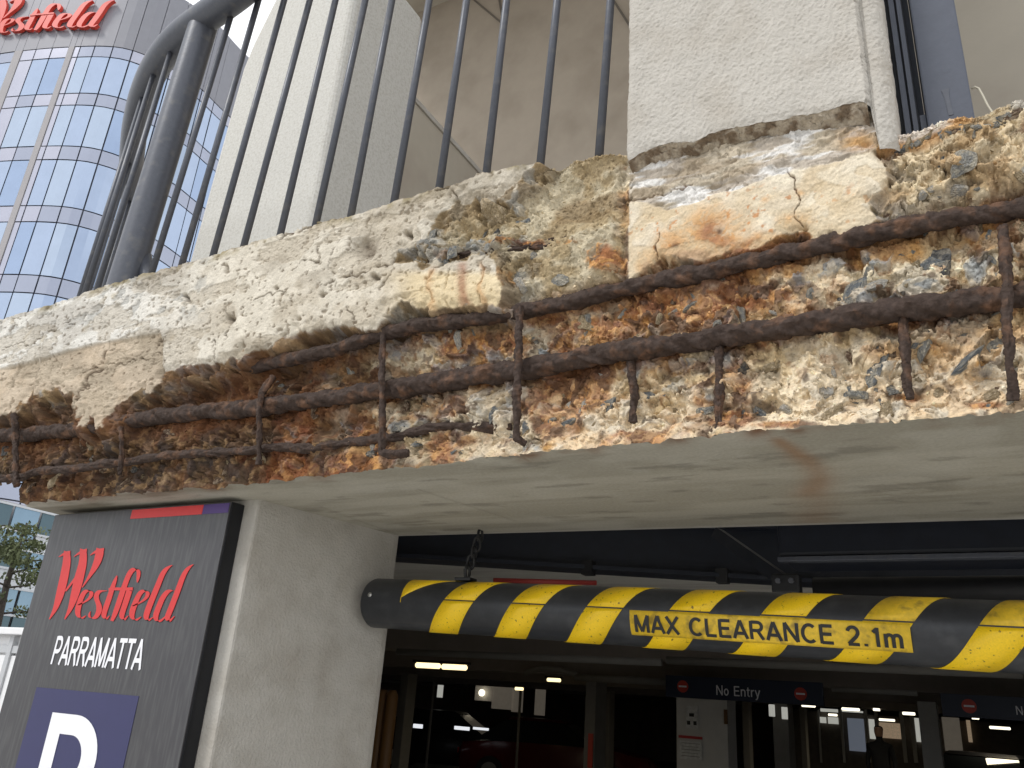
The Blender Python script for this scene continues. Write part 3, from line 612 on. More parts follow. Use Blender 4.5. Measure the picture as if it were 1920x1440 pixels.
# crumbs: thousands of small chips of mortar and rust scale
NCR = 12000
k = rs_.randint(len(ii), size=NCR); i, j = ii[k], jj[k]
ctr = np.stack([Xg[i, j] + rs_.uniform(-.002, .002, NCR), D[i, j], Zg[i, j]], -1)
sz = 0.0016 + 0.0042 * rs_.rand(NCR) ** 2.2
base8 = np.array([[1, 0, 0], [-1, 0, 0], [0, 1, 0], [0, -1, 0], [0, 0, 1], [0, 0, -1]], float)
tri8 = np.array([[0, 2, 4], [2, 1, 4], [1, 3, 4], [3, 0, 4], [2, 0, 5], [1, 2, 5], [3, 1, 5], [0, 3, 5]])
q = rs_.randn(NCR, 3, 3); q, _ = np.linalg.qr(q)
vs = (base8[None] * rs_.uniform(.45, 1.25, (NCR, 6, 3))) * np.stack([np.ones(NCR), rs_.uniform(.4, .8, NCR), rs_.uniform(.6, 1.1, NCR)], -1)[:, None]
vs = np.einsum('nij,nkj->nki', q, vs) * sz[:, None, None] + ctr[:, None]
fs = (tri8[None] + 6 * np.arange(NCR)[:, None, None]).reshape(-1, 3)
me = bpy.data.meshes.new('crumbs'); me.from_pydata(vs.reshape(-1, 3).tolist(), [], fs.tolist())
at = me.color_attributes.new('Col', 'FLOAT_COLOR', 'POINT')
cr = np.ones((NCR, 6, 4)); cr[..., :3] = np.clip(Cf[i, j] * rs_.uniform(.6, 1.35, (NCR, 1)), .01, .85)[:, None]
at.data.foreach_set('color', cr.astype(np.float32).ravel())
o = link('crumbs', me, MT['face'], slab, False); o['kind'] = 'stuff'

# ================================================================== THE SETTING
MT['asphalt'] = mat('asphalt', (0.06, 0.06, 0.062), 0.9, noise=0.25, nscale=6, bump=0.3, bscale=90)
MT['paving'] = mat('paving', (0.55, 0.535, 0.50), 0.9, noise=0.12, nscale=3, bump=0.2, bscale=60)
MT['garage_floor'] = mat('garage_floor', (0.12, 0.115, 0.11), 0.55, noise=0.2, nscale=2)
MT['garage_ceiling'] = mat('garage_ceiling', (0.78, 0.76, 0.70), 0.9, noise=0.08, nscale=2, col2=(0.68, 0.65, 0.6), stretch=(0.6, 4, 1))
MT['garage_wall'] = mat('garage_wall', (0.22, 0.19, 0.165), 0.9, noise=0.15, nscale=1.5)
MT['navy'] = mat('navy_steel', (0.008, 0.011, 0.020), 0.45, noise=0.3, nscale=9, bump=0.15, bscale=40)
MT['blacksteel'] = mat('sooty_steel', (0.012, 0.012, 0.013), 0.5, noise=0.3, nscale=12)
o = MB().quad((-900, -900, 0), (900, -900, 0), (900, 900, 0), (-900, 900, 0)).build('road', MT['asphalt']); tag(o, kind='structure')
o = MB().box(-40, 30, -16, 0.75, 0.004, 0.13, 0.01).build('footpath', MT['paving']); tag(o, kind='structure')
o = MB().prism([(-2.0, 0.76, 0.0), (9, 0.76, 0.0), (9, 34, 0.0), (-36, 34, 0.0)], (0, 0, 0.30)).build('garage_floor', MT['garage_floor']); tag(o, kind='structure')
o = MB().prism([(-2.13, 0.62, 2.64), (9, 0.62, 2.64), (9, 34, 2.64), (-36, 34, 2.64)], (0, 0, 0.16)).build('garage_ceiling', MT['garage_ceiling']); tag(o, kind='structure')

o = MB().prism([(-2.0, 0.762, 0.301), (4.5, 0.762, 0.301), (4.5, 5.0, 0.301), (-6.3, 5.0, 0.301)], (0, 0, 0.004)).build('bounce_driveway', MT['paving']); tag(o, kind='structure')  # pale floor sheet added inside the entrance to bounce daylight onto the ceiling
# upper deck pieces that belong to the slab
for nm in ('deck', 'beam_back'):
    ob = bpy.data.objects.get(nm)
    if ob: bpy.data.objects.remove(ob)
MB().prism([(-2.92, 0.48, 2.80), (-2.70, 0.16, 2.80), (-2.5, 0.06, 2.80), (-0.45, 0.06, 2.80), (-0.45, 6, 2.80), (-3.6, 6, 2.80), (-3.6, 1.2, 2.80)], (0, 0, 0.09)).build('deck', MT['deck'], slab)
MB().prism([(-0.449, 0.06, 2.80), (6, 0.06, 2.80), (6, 6, 2.80), (-0.449, 6, 2.80)], (0, 0, 0.012)).build('deck', MT['deck'], slab)
MB().prism([(-2.14, yback(-2.14), ZS + .001), (3.0, yback(3.0), ZS + .001), (3.0, yback(3.0), 2.64), (-2.14, yback(-2.14), 2.64)], (0, 0.02, 0)).build('beam_back', MT['stucco_grey'], slab)
MB().box(0.755, 3.0, 0.004, 0.6, ZS, 2.812, 0.01).build('slab_run', MT['deck'], slab)

# ================================================================== COLUMN ON THE SLAB
upcol = thing('stucco_column', 'pale stucco column standing on the broken slab edge', 'column', (-0.24, 0.15, 2.85))
prof = [(-0.455, 0.34), (-0.455, 0.1), (-0.455, -0.022), (-0.452, -0.028), (-0.447, -0.030)] + [(x, -0.030) for x in np.linspace(-0.44, -0.05, 330)] + [(-0.0445, -0.018)] + [(-0.040 + 0.030 * math.sin(a), 0.012 - 0.030 * math.cos(a)) for a in np.linspace(0.0, math.pi / 2, 22)] + [(-0.010, y) for y in np.linspace(0.02, 0.34, 18)]
prof = np.array(prof)
lipc_px = [(1178, 300), (1200, 290), (1225, 276), (1250, 270), (1300, 264), (1330, 250), (1400, 236), (1470, 222), (1530, 207), (1580, 197), (1636, 190)]
lp_ = np.array([aty(p, -0.03) for p in lipc_px])
zl = np.interp(prof[:, 0], list(lp_[:, 0]) + [-0.046, -0.0447, -0.028, -0.008], list(lp_[:, 2]) + [aty((1640, 198), -.03)[2], 2.792, 2.792, 2.792])
zl = zl + ((fbm(prof[:, 0] * 26, prof[:, 0] * 0, 501, 5) - .5) * 0.016) * np.where(prof[:, 0] < -.046, 1, .25)
tt = np.concatenate([np.linspace(0, .105, 330), np.linspace(.12, 1, 40)])
Zc = zl[None] + (9.6 - zl)[None] * tt[:, None]
nx = np.gradient(prof, axis=0); nn = np.stack([nx[:, 1], -nx[:, 0]], -1); nn /= np.linalg.norm(nn, axis=1)[:, None] + 1e-9
arc = np.concatenate([[0], np.cumsum(np.linalg.norm(np.diff(prof, axis=0), axis=1))])
Ag = np.repeat(arc[None], len(tt), 0)
hs = (fbm(Ag * 210, Zc * 210, 511, 2) - .5) * 0.0036 + (fbm(Ag * 14, Zc * 14, 515, 3) - .5) * 0.004 - np.clip(0.012 - (Zc - zl[None]), 0, 1) * 0.25
Vc = np.stack([prof[None, :, 0] + nn[None, :, 0] * hs, prof[None, :, 1] + nn[None, :, 1] * hs, Zc], -1)
link('shaft', grid_mesh('shaft', Vc), MT['stucco'], upcol, True)
# torn edge of the render: crumbling underside between the coat and the old concrete
ke = np.where((prof[:, 1] < -0.02) & (prof[:, 0] > -0.4525) & (prof[:, 0] < -0.0446))[0]; NE = 26
te = np.linspace(0, 1, NE)[:, None]; xe = prof[ke, 0][None]; ze = zl[ke][None]
wide = 0.006 + 0.012 * fbm(xe * 18, xe * 0, 521, 3) + 0.012 * sstep(-0.20, -0.06, xe)
Xe = xe + te * 0; Ze = ze + 0.001 - te * wide; Ye = -0.0265 + te * (0.004 + 0.022)
Ef, eid = facets(Xe * 110, te * 2.6 + Xe * 4, 527, 1, 1); Eg, eid2 = facets(Xe * 170, te * 4.5 + 0 * Xe, 529, 1, 1)
Ye = Ye + (Ef * 0.006 + Eg * 0.002) * np.sin(np.pi * te) - 0.002 * np.sin(np.pi * te)
Ve = np.stack([Xe, Ye, Ze + Eg * 0.0015], -1)
Ce = np.clip(mixc(np.ones(Ve.shape) * lin(176, 164, 146), np.ones(Ve.shape) * lin(122, 106, 88), sstep(.35, .65, fbm(Xe * 60, te * 2 + Xe * 9, 531, 4))), 0, 1) * (.9 + .2 * eid2)[..., None]
o = link('torn_edge', grid_mesh('torn_edge', Ve, Ce), MT['face'], upcol, True); o['label'] = 'brown crumbling edge of the render along the column foot'

# ================================================================== RAILING
railing = thing('railing', 'dark grey steel railing with stout round post and curving handrail', 'railing', (-1.9, 0.03, 2.95))
RB = [((287, 504), (437, 17)), ((342, 492), (485, 0)), ((400, 477), (533, 0)), ((458, 458), (581, 0)), ((525, 442), (629, 0)), ((592, 421), (685, 0)), ((658, 405), (735, 0)), ((738, 384), (805, 0)), ((824, 350), (875, 0)), ((912, 325), (950, 0)), ((1015, 290), (1045, 0)), ((1125, 270), (1145, 0))]
ZR = 3.90
for b_, t_ in RB:
    A = aty(b_, 0.03); B = aty(t_, 0.03); d = (B - A) / (B[2] - A[2])
    A2 = A + d * (A[2] - 0.03 - A[2]); B2 = A + d * (ZR - A[2])
    MB().tube([A2, B2], 0.0088, 14).build('baluster', MT['steel'], railing, True)
pb, pt = aty((236, 522), 0.03), aty((386, 32), 0.03); d = (pt - pb) / (pt[2] - pb[2])
o = MB().tube([pb + d * (2.86 - pb[2]), pb + d * (ZR - pb[2])], 0.043, 32).build('post', MT['steel'], railing, True); autosmooth(o)
cp = [(-0.50, -0.30), (-1.0, -0.17), (-1.46, -0.062), (-1.60, -0.030), (-1.73, -0.004), (-1.86, 0.014), (-2.0, 0.03), (-2.12, 0.058), (-2.26, 0.11), (-2.42, 0.19), (-2.60, 0.30), (-2.80, 0.44), (-3.05, 0.64), (-3.35, 0.9)]
cpa = np.array(cp); t_ = np.concatenate([[0], np.cumsum(np.linalg.norm(np.diff(cpa, axis=0), axis=1))]); s_ = np.linspace(0, t_[-1], 120)
rc = np.stack([np.interp(s_, t_, cpa[:, 0]), np.interp(s_, t_, cpa[:, 1]), np.full(120, ZR)], -1)
for _ in range(8): rc[1:-1] = (rc[:-2] + 2 * rc[1:-1] + rc[2:]) / 4
o = MB().tube([tuple(p) for p in rc], 0.046, 28).build('handrail', MT['steel'], railing, True)
for f in np.linspace(0, 1, 11):
    s0 = np.interp(-2.04, -cpa[:, 0][::-1] * -1, t_[::-1]) if False else 1.62
    ss = s0 + f * (t_[-1] - s0 - 0.05)
    x, y = np.interp(ss, t_, cpa[:, 0]), np.interp(ss, t_, cpa[:, 1])
    MB().tube([(x - 0.03, y, 2.86), (x, y, ZR)], 0.0088, 12).build('baluster', MT['steel'], railing, True)
q0 = aty((270, 505), 0.05); MB().tube([q0 + [-.02, 0, .05], q0 + [.05, 0.02, -.12]], 0.022, 14).build('base_stub', MT['steel'], railing, True)

# ================================================================== STRUCTURES ON THE DECK BEHIND THE RAILING
def bevel(o, w=0.01, seg=3):
    m = o.modifiers.new('bevel', 'BEVEL'); m.width = w; m.segments = seg; m.limit_method = 'ANGLE'; return o
out = [aty(p, 0.9) for p in [(300, 640), (340, 530), (452, 129), (471, 83), (512, 0), (580, -120), (715, -120), (680, 0), (640, 180), (585, 420), (550, 560)]]
for p in out: p[0] = p[0] if p[0] < -2.4 else -2.203
o = MB().prism(out, (0, 0.522, 0)).build('concrete_pier', MT['pier']); bevel(o, 0.035, 4)
tag(o, 'pale speckled concrete pier rising behind the steel railing', 'pier')
w = thing('low_wall', 'smooth beige parapet wall with narrow coping behind the railing', 'wall', (-2.25, 1.8, 2.9))
MB().box(-2.33, -2.206, 1.424, 4.5, 2.892, 4.80).build('wall_body', MT['beige'], w)
MB().box(-2.345, -2.196, 1.426, 4.5, 4.80, 4.83, 0.004).build('coping', MT['stucco_grey'], w)
w = thing('back_wall', 'tall brownish grey wall with panel joints at the back of the deck', 'wall', (-3, 4.6, 2.9))
MT['brown_wall'] = mat('brown_wall', lin(172, 160, 144), 0.88, noise=0.05, nscale=2, col2=lin(160, 148, 132), bump=0.1, bscale=70)
MB().box(-6.7, 2.5, 4.55, 4.8, 2.82, 12).build('wall_body', MT['brown_wall'], w)
MT['joint'] = mat('joint', lin(110, 102, 92), 0.9)
for a_, b_ in (((880, -8), (942, 44)), ((934, -12), (944, 46)), ((1150, 0), (1182, 50))):
    A, B = aty(a_, 4.54), aty(b_, 4.54); dd = np.array([0.012, 0, 0])
    MB().prism([A - dd, B - dd, B + dd, A + dd], (0, 0.008, 0)).build('joint_strip', MT['joint'], w)
o = MB().box(-0.35, 3.0, 0.75, 0.95, 2.815, 6).build('side_wall', MT['beige']); tag(o, 'plain beige wall behind the blue-grey steel post', 'wall')

o = MB().prism([(-2.2, 0.45, 9.6), (3, 0.45, 9.6), (3, 5, 9.6), (-5.5, 5, 9.6), (-5.5, 2.0, 9.6), (-2.2, 1.45, 9.6)], (0, 0, .3)).build('shade_slab', MT['beige']); tag(o, 'unseen concrete slab added above the deck to shade the walls', 'slab')  # added out of view to keep the sun off the walls behind
bp_ = thing('steel_post', 'blue-grey painted square steel post right of the stucco column', 'post', (0.066, 0.14, 2.82))
o = MB().box(0.032, 0.1005, 0.10, 0.18, 2.80, 5.2, 0.003).build('shaft', MT['bluesteel'], bp_)
o = MB().box(0.022, 0.0318, 0.115, 0.175, 2.80, 2.935, 0.001).build('side_strip', MT['bluesteel'], bp_)
bx_ = aty((1773, 172), 0.1)
MB().prism([bx_ + [-.006, -.001, .004], bx_ + [.006, -.001, .006], bx_ + [.004, -.001, -.012], bx_ + [.006, -.001, -.05], bx_ + [-.001, -.001, -.05], bx_ + [-.003, -.001, -.012]], (0, 0.0012, 0)).build('worn_slot', MT['steel'], bp_)
dj = thing('door_track', 'dark ribbed steel channel between stucco column and blue-grey post', 'channel', (0, 0.2, 2.82))
for (x0, x1, y0, m_) in ((-0.0085, -0.002, 0.15, 'navy'), (-0.0018, 0.0075, 0.12, 'bluesteel'), (0.0077, 0.0105, 0.14, 'navy'), (0.0107, 0.0185, 0.115, 'bluesteel'), (0.0187, 0.0217, 0.145, 'navy'), (0.022, 0.0315, 0.19, 'bluesteel')):
    MB().box(x0, x1, y0, 0.24, 2.80, 5.2, 0.0006).build('rib', MT[m_], dj)
MT['wire'] = mat('pale_wire', lin(196, 190, 172), 0.6)
wp = [aty(p, 0.12) for p in [(1822, 166), (1828, 163), (1835, 166), (1842, 178), (1852, 198), (1864, 216), (1868, 230)]]
o = MB().tube(wp, 0.0018, 8).build('bent_wire', MT['wire'], None, True); tag(o, 'thin pale bent wire sticking up beside the blue-grey post', 'wire')

# ================================================================== LOWER COLUMN AND PARKING SIGN
o = MB().prism([(-2.07, 0.142, 0.13), (-1.402, 0.142, 0.13), (-1.317, 0.551, 0.13), (-1.317, 0.572, 0.13), (-2.07, 0.572, 0.13)], (0, 0, ZS - 0.11)).build('support_column', MT['stucco_grey']); bevel(o, 0.006, 2)
tag(o, 'grey rendered column beside the garage opening behind the dark sign', 'column')
MT['sign_face'] = mat('sign_face', lin(62, 61, 64), 0.36, noise=0.05, nscale=20, col2=lin(76, 76, 77), stretch=(6, 6, 0.6))
MT['sign_black'] = mat('sign_black', (0.006, 0.007, 0.010), 0.4)
MT['red'] = mat('red_vinyl', lin(200, 46, 46), 0.45, noise=0.06, nscale=20)
MT['white'] = mat('white_vinyl', lin(232, 232, 236), 0.45)
MT['blue'] = mat('blue_vinyl', lin(46, 47, 88), 0.42, noise=0.05, nscale=14)
MT['purple'] = mat('purple_vinyl', lin(72, 48, 112), 0.45)
sign = thing('parking_sign', 'dark grey panel sign with red and white lettering on the lower column', 'sign', (-1.77, 0.12, 0.9))
MB().box(-2.091, -1.442, 0.104, 0.141, 0.7, 2.338, 0.002).build('sign_body', MT['sign_black'], sign)
MB().box(-2.0905, -1.4435, 0.100, 0.1038, 0.702, 2.336, 0.001).build('face_panel', MT['sign_face'], sign)
YS = 0.0995
def sp(p, y=YS): return aty(p, y)
st0, st1, st2 = sp((250, 950)), sp((384, 938)), sp((434, 933))
MB().box(st0[0], st1[0], YS - .0006, YS + .0003, 2.312, 2.334).build('red_stripe', MT['red'], sign)
MB().box(st1[0] + .001, -1.446, YS - .0006, YS + .0003, 2.312, 2.334).build('purple_stripe', MT['purple'], sign)
# logo lettering: broad-nib strokes (x, y, width) in drawing units
LOGO = {
 'w': [[(170, 190, -8), (205, 168, -26), (245, 150, -40), (290, 140, -34)], [(255, 135, 70), (258, 170, 88), (252, 260, 92), (222, 420, 98), (180, 590, 90), (135, 730, 52), (72, 838, 10)], [(328, 188, -8), (368, 158, -26), (410, 135, -40), (462, 118, -34)], [(424, 112, 76), (428, 150, 86), (420, 260, 92), (376, 430, 108), (332, 600, 92), (290, 730, 52), (232, 838, 10)], [(240, 545, 20), (290, 480, 24), (345, 410, 30)], [(495, 174, -8), (535, 145, -28), (580, 125, -44), (640, 112, -34)], [(598, 106, 82), (598, 140, 94), (575, 230, 86), (536, 315, 62), (478, 410, 28), (415, 505, 12)]],
 'e': [[(372, 690, 18), (440, 660, 22), (505, 610, 36), (522, 555, 50), (490, 525, 60), (440, 545, 50), (400, 620, 58), (368, 730, 66), (362, 800, 62), (395, 845, 44), (450, 800, 10)]],
 's': [[(672, 540, 8), (640, 545, 44), (600, 535, 50), (560, 575, 52), (560, 630, 66), (592, 690, 72), (590, 760, 62), (550, 830, 46), (500, 835, 40), (478, 800, 30), (500, 755, 6)]],
 't': [[(775, 385, 10), (762, 420, 36), (735, 490, 50), (690, 630, 60), (645, 760, 60), (632, 820, 56), (655, 850, 34), (698, 800, 8)]],
 'f': [[(985, 455, 10), (992, 420, 44), (1008, 340, 44), (985, 295, 60), (930, 320, 62), (890, 390, 56), (850, 500, 60), (800, 650, 62), (755, 780, 56), (722, 855, 34)]],
 'i': [[(905, 540, 66), (870, 650, 64), (830, 770, 60), (820, 820, 58), (842, 855, 34), (892, 800, 8)]],
 'e2': [[(940, 700, 18), (1010, 670, 22), (1085, 620, 36), (1108, 560, 50), (1075, 525, 60), (1020, 550, 52), (975, 640, 60), (930, 760, 66), (922, 820, 62), (955, 865, 44), (1025, 812, 10)]],
 'l': [[(1348, 275, 8), (1300, 295, 46), (1250, 360, 58), (1190, 510, 62), (1115, 690, 66), (1072, 810, 66), (1080, 870, 44), (1150, 815, 8)]],
 'd': [[(1395, 560, 20), (1362, 530, 44), (1310, 535, 54), (1250, 610, 60), (1200, 730, 62), (1170, 820, 62), (1190, 876, 46), (1250, 840, 24), (1310, 780, 12)], [(1568, 268, 8), (1520, 292, 42), (1465, 380, 56), (1400, 560, 62), (1330, 740, 64), (1290, 830, 60), (1300, 882, 44), (1372, 805, 8)]],
 'bar': [[(690, 528, -30), (760, 522, -34), (860, 524, -34), (940, 522, -38)]]}
def arcp(cx, cy, rx, ry, a0, a1, n=12): return [(cx + rx * math.cos(math.radians(a)), cy + ry * math.sin(math.radians(a))) for a in np.linspace(a0, a1, n)]
GL = {  # glyph: advance width, centre-line strokes on a cap height of 1
 'M': (.86, [[(.08, 0), (.08, 1)], [(.08, 1), (.43, .05)], [(.43, .05), (.78, 1)], [(.78, 1), (.78, 0)]]), 'A': (.74, [[(.02, 0), (.37, 1)], [(.37, 1), (.72, 0)], [(.16, .30), (.58, .30)]]),
 'X': (.70, [[(.02, 0), (.68, 1)], [(.02, 1), (.68, 0)]]), 'C': (.76, [arcp(.40, .5, .33, .45, 48, 312, 22)]), 'L': (.60, [[(.08, 1), (.08, .06)], [(.03, .06), (.58, .06)]]),
 'E': (.66, [[(.08, 1), (.08, 0)], [(.09, .94), (.62, .94)], [(.09, .52), (.58, .52)], [(.09, .06), (.64, .06)]]), 'R': (.74, [[(.08, 0), (.08, 1)], [(.09, .94), (.42, .94)] + arcp(.42, .72, .22, .22, 88, -88, 10) + [(.09, .50)], [(.42, .50), (.68, 0)]]),
 'N': (.76, [[(.08, 0), (.08, 1)], [(.08, 1), (.68, 0)], [(.68, 0), (.68, 1)]]), 'P': (.68, [[(.08, 0), (.08, 1)], [(.09, .94), (.38, .94)] + arcp(.38, .70, .24, .24, 88, -88, 10) + [(.09, .46)]]), 'T': (.64, [[(.32, 0), (.32, .93)], [(.0, .94), (.64, .94)]]),
 '2': (.62, [arcp(.31, .70, .24, .25, 170, -20, 14) + [(.46, .48), (.08, .08)], [(.05, .06), (.58, .06)]]), '.': (.26, [[(.13, -.005), (.13, .13)]]), '1': (.46, [[(.30, 0), (.30, .98)], [(.30, .93), (.10, .74)]]),
 'm': (.86, [[(.08, 0), (.08, .70)], arcp(.25, .47, .17, .19, 170, 0, 9) + [(.42, 0)], arcp(.59, .47, .17, .19, 170, 0, 9) + [(.76, 0)]]), 'o': (.58, [arcp(.29, .35, .21, .30, 0, 360, 22)]), 'n': (.56, [[(.08, 0), (.08, .70)], arcp(.28, .45, .20, .21, 170, 0, 10) + [(.48, 0)]]),
 't': (.36, [[(.16, .92), (.16, .14), (.22, .05), (.34, .05)], [(.02, .66), (.34, .66)]]), 'r': (.38, [[(.08, 0), (.08, .70)], arcp(.34, .40, .26, .26, 175, 85, 7)]), 'y': (.52, [[(.02, .70), (.27, .02)], [(.50, .70), (.24, -.08), (.17, -.22), (.04, -.24)]]), ' ': (.36, [])}
def letters(txt, w_, fn, th, gap=.10):
    """fn(u, v, lift): u runs 0..1 over the whole text, v is height in cap heights; gives one builder per letter"""
    tot = sum(GL[c][0] + gap for c in txt) - gap; x = 0; res = []; k = 0
    for c in txt:
        m_ = MB()
        for st in GL[c][1]:
            P = np.array(st, float); q_ = [P[:1]] + [P[i] + (P[i + 1] - P[i]) * np.linspace(0, 1, max(2, int(np.linalg.norm(P[i + 1] - P[i]) / .09) + 1))[1:, None] for i in range(len(P) - 1)]; P = np.concatenate(q_); T = np.gradient(P, axis=0) if len(P) > 2 else np.repeat((P[1] - P[0])[None], 2, 0)
            T /= np.linalg.norm(T, axis=1)[:, None] + 1e-9; Nn = np.stack([-T[:, 1], T[:, 0]], -1) * w_ / 2; k += 1; lf = th * (1 + .12 * (k % 5)); n = len(P)
            fr = lambda q, l: fn((x + q[0]) / tot, q[1], l)
            vs = [fr(p, lf) for p in P + Nn] + [fr(p, lf) for p in P - Nn] + [fr(p, 0) for p in P + Nn] + [fr(p, 0) for p in P - Nn]; fs = []
            for i in range(n - 1): fs += [(i, i + 1, n + i + 1, n + i), (i, 2 * n + i, 2 * n + i + 1, i + 1), (n + i, n + i + 1, 3 * n + i + 1, 3 * n + i)]
            fs += [(0, n, 3 * n, 2 * n), (n - 1, 3 * n - 1, 4 * n - 1, 2 * n - 1)]; m_.add(vs, fs)
        if m_.v: res.append(m_)
        x += GL[c][0] + gap
    return res
def smooth_stroke(s):
    P = np.array(s, float); t = np.concatenate([[0], np.cumsum(np.linalg.norm(np.diff(P[:, :2], axis=0), axis=1))])
    u = np.linspace(0, t[-1], 26); Q = np.stack([np.interp(u, t, P[:, k]) for k in range(3)], -1)
    for _ in range(2): Q[1:-1] = (Q[:-2] + 2 * Q[1:-1] + Q[2:]) / 4
    return Q
def logo_meshes(fn, thick):
    """fn(x, y, lift) -> world point; returns one builder per letter"""
    res = []; lift = 0
    for key, strokes in LOGO.items():
        m_ = MB()
        for s in strokes:
            Q = smooth_stroke(s); lift += 1; Q[:, 2] *= 0.86
            L_, R_ = [], []
            for x, y, w_ in Q:
                if w_ < 0: n_ = (0, -w_ / 2)
                else: n_ = (w_ / 2, w_ * 0.16)
                L_.append((x - n_[0], y - n_[1])); R_.append((x + n_[0], y + n_[1]))
            n = len(L_); lf = thick + lift * thick * 0.03
            vs = [fn(a, b, lf) for a, b in L_] + [fn(a, b, lf) for a, b in R_] + [fn(a, b, 0) for a, b in L_] + [fn(a, b, 0) for a, b in R_]
            fs = []
            for i in range(n - 1):
                fs += [(i, i + 1, n + i + 1, n + i), (2 * n + i, 3 * n + i, 3 * n + i + 1, 2 * n + i + 1), (i, 2 * n + i, 2 * n + i + 1, i + 1), (n + i, n + i + 1, 3 * n + i + 1, 3 * n + i)]
            fs += [(0, n, 3 * n, 2 * n), (n - 1, 3 * n - 1, 4 * n - 1, 2 * n - 1)]
            m_.add(vs, fs)
        res.append(m_)
    return res
def sign_pt(x, y, lift): p = sp((80 + x / 5.54, 1010 + y / 5.54)); return (p[0], YS - 0.0003 - lift, p[2])
for m_ in logo_meshes(sign_pt, 0.0006): m_.build('logo_letter', MT['red'], sign)
for m_ in letters('PARRAMATTA', .15, lambda u, v_, l: (-1.943 + u * .321, YS - .0004 - l, 1.969 + v_ * .064), .0004): m_.build('town_letter', MT['white'], sign)
MB().box(-1.972, -1.606, YS - .0006, YS + .0003, 1.50, 1.916).build('blue_square', MT['blue'], sign)
def Px(p): q_ = sp(p); return (q_[0], q_[2])
pt_l = Px((99, 1339)); sw = 0.056; pw = 0.19; zt = 1.866; zl_ = 1.56
pm = MB(); Y0 = YS - 0.0016
arc_o = [(pt_l[0] + 0.092 + 0.098 * math.sin(a), zt - 0.088 + 0.088 * math.cos(a)) for a in np.linspace(0, math.pi, 22)]
arc_i = [(pt_l[0] + 0.088 + 0.050 * math.sin(a), zt - 0.088 + 0.046 * math.cos(a)) for a in np.linspace(0, math.pi, 22)]
oo = [(pt_l[0] + sw * .8, zt)] + arc_o + [(pt_l[0] + sw * .8, zt - 0.176)]; ii_ = [(pt_l[0] + sw * .8, zt - 0.042)] + arc_i + [(pt_l[0] + sw * .8, zt - 0.134)]
n = len(oo); pm.add([(x, Y0, z) for x, z in oo] + [(x, Y0, z) for x, z in ii_], [(i, i + 1, n + i + 1, n + i) for i in range(n - 1)])
pm.add([(x, Y0, z) for x, z in ((pt_l[0], zt), (pt_l[0] + sw * .8, zt), (pt_l[0] + sw * .8, zl_), (pt_l[0], zl_))], [(0, 1, 2, 3)])
pm.build('letter_p', MT['white'], sign)

# ================================================================== CLEARANCE BAR
MT['tube'] = mat('black_tube', (0.022, 0.024, 0.028), 0.38, noise=0.25, nscale=25, bump=0.05, bscale=200, col2=(0.04, 0.042, 0.045), c2range=(.5, .7))
MT['yellow'] = mat('yellow_tape', lin(246, 204, 22), 0.42, noise=0.14, nscale=130, col2=lin(120, 98, 24), c2range=(.63, .70), detail=9)
MT['yellow_old'] = mat('worn_yellow_tape', lin(226, 188, 46), 0.5, noise=0.18, nscale=40, col2=lin(160, 132, 48), c2range=(.52, .68), detail=9)
MT['blackpaint'] = mat('black_print', (0.012, 0.012, 0.012), 0.5)
RBAR = 0.0593; YB = 0.49; KB = 1.66 / 1.86
def bz(x): return 1.95 + (0.240 - (x / KB + 1.40) * 0.036) * KB
def cyl(x, phi, lift=0.0):                       # phi: angle above the horizontal on the side facing the street
    x = x * KB; r = RBAR + lift; return (x, YB - r * math.cos(phi), bz(x) + r * math.sin(phi))
bar_t = thing('clearance_bar', 'black and yellow striped height clearance bar hanging in the entrance', 'clearance bar', (-0.5, YB, 2.1))
XL, XR = -1.468, 1.35
o = MB().tube([(XL * KB, YB, bz(XL * KB)), (XL * KB + .003, YB, bz(XL * KB)), (XL * KB + .010, YB, bz(XL * KB)), (XR * KB, YB, bz(XR * KB))], [RBAR - .012, RBAR - .004, RBAR, RBAR], 64).build('tube', MT['tube'], bar_t, True); autosmooth(o, 35)
def patch(xs_fn, ph0, ph1, lift, thick=0.0008, nph=10):
    m_ = MB(); V_ = []
    for k in range(nph + 1):
        ph = ph0 + (ph1 - ph0) * k / nph; a, b = xs_fn(ph)
        V_ += [cyl(a, ph, lift), cyl(b, ph, lift), cyl(a, ph, lift - thick), cyl(b, ph, lift - thick)]
    F_ = []
    for k in range(nph):
        i = 4 * k; F_ += [(i, i + 1, i + 5, i + 4), (i, i + 4, i + 6, i + 2), (i + 1, i + 3, i + 7, i + 5)]
    F_ += [(0, 2, 3, 1), (4 * nph, 4 * nph + 1, 4 * nph + 3, 4 * nph + 2)]
    return m_.add(V_, F_)
SEAM = math.radians(9); K0 = 0.047
for k in range(-1, 13):
    xs = -1.19 + 0.1995 * k; wd = 0.090
    def fx(ph, xs=xs, wd=wd): return (max(XL + .135, xs + K0 * (ph - SEAM)), max(XL + .135, xs + wd + K0 * (ph - SEAM)))
    if xs + wd < XL + .14 or xs + wd > XR: continue
    old = k in (5, 6, 7)
    lo = -2.2
    if k == -1:
        patch(lambda ph, xs=xs, wd=wd: (XL + .14, max(XL + .141, xs + wd + 0.11 * (ph - SEAM) - .03)), -0.02, 1.9, 0.001).build('yellow_stripe', MT['yellow'], bar_t, True); continue
    patch(fx, SEAM + 0.025, 1.9, 0.0011).build('yellow_stripe', MT['yellow_old' if old else 'yellow'], bar_t, True)
    patch(fx, lo, SEAM - 0.025, 0.0011, nph=18).build('yellow_stripe', MT['yellow'], bar_t, True)
lab = patch(lambda ph: (-0.683, -0.110), math.radians(-40.5), math.radians(6.0), 0.0030, 0.0012).build('label_plate', MT['yellow_old'], bar_t, True)
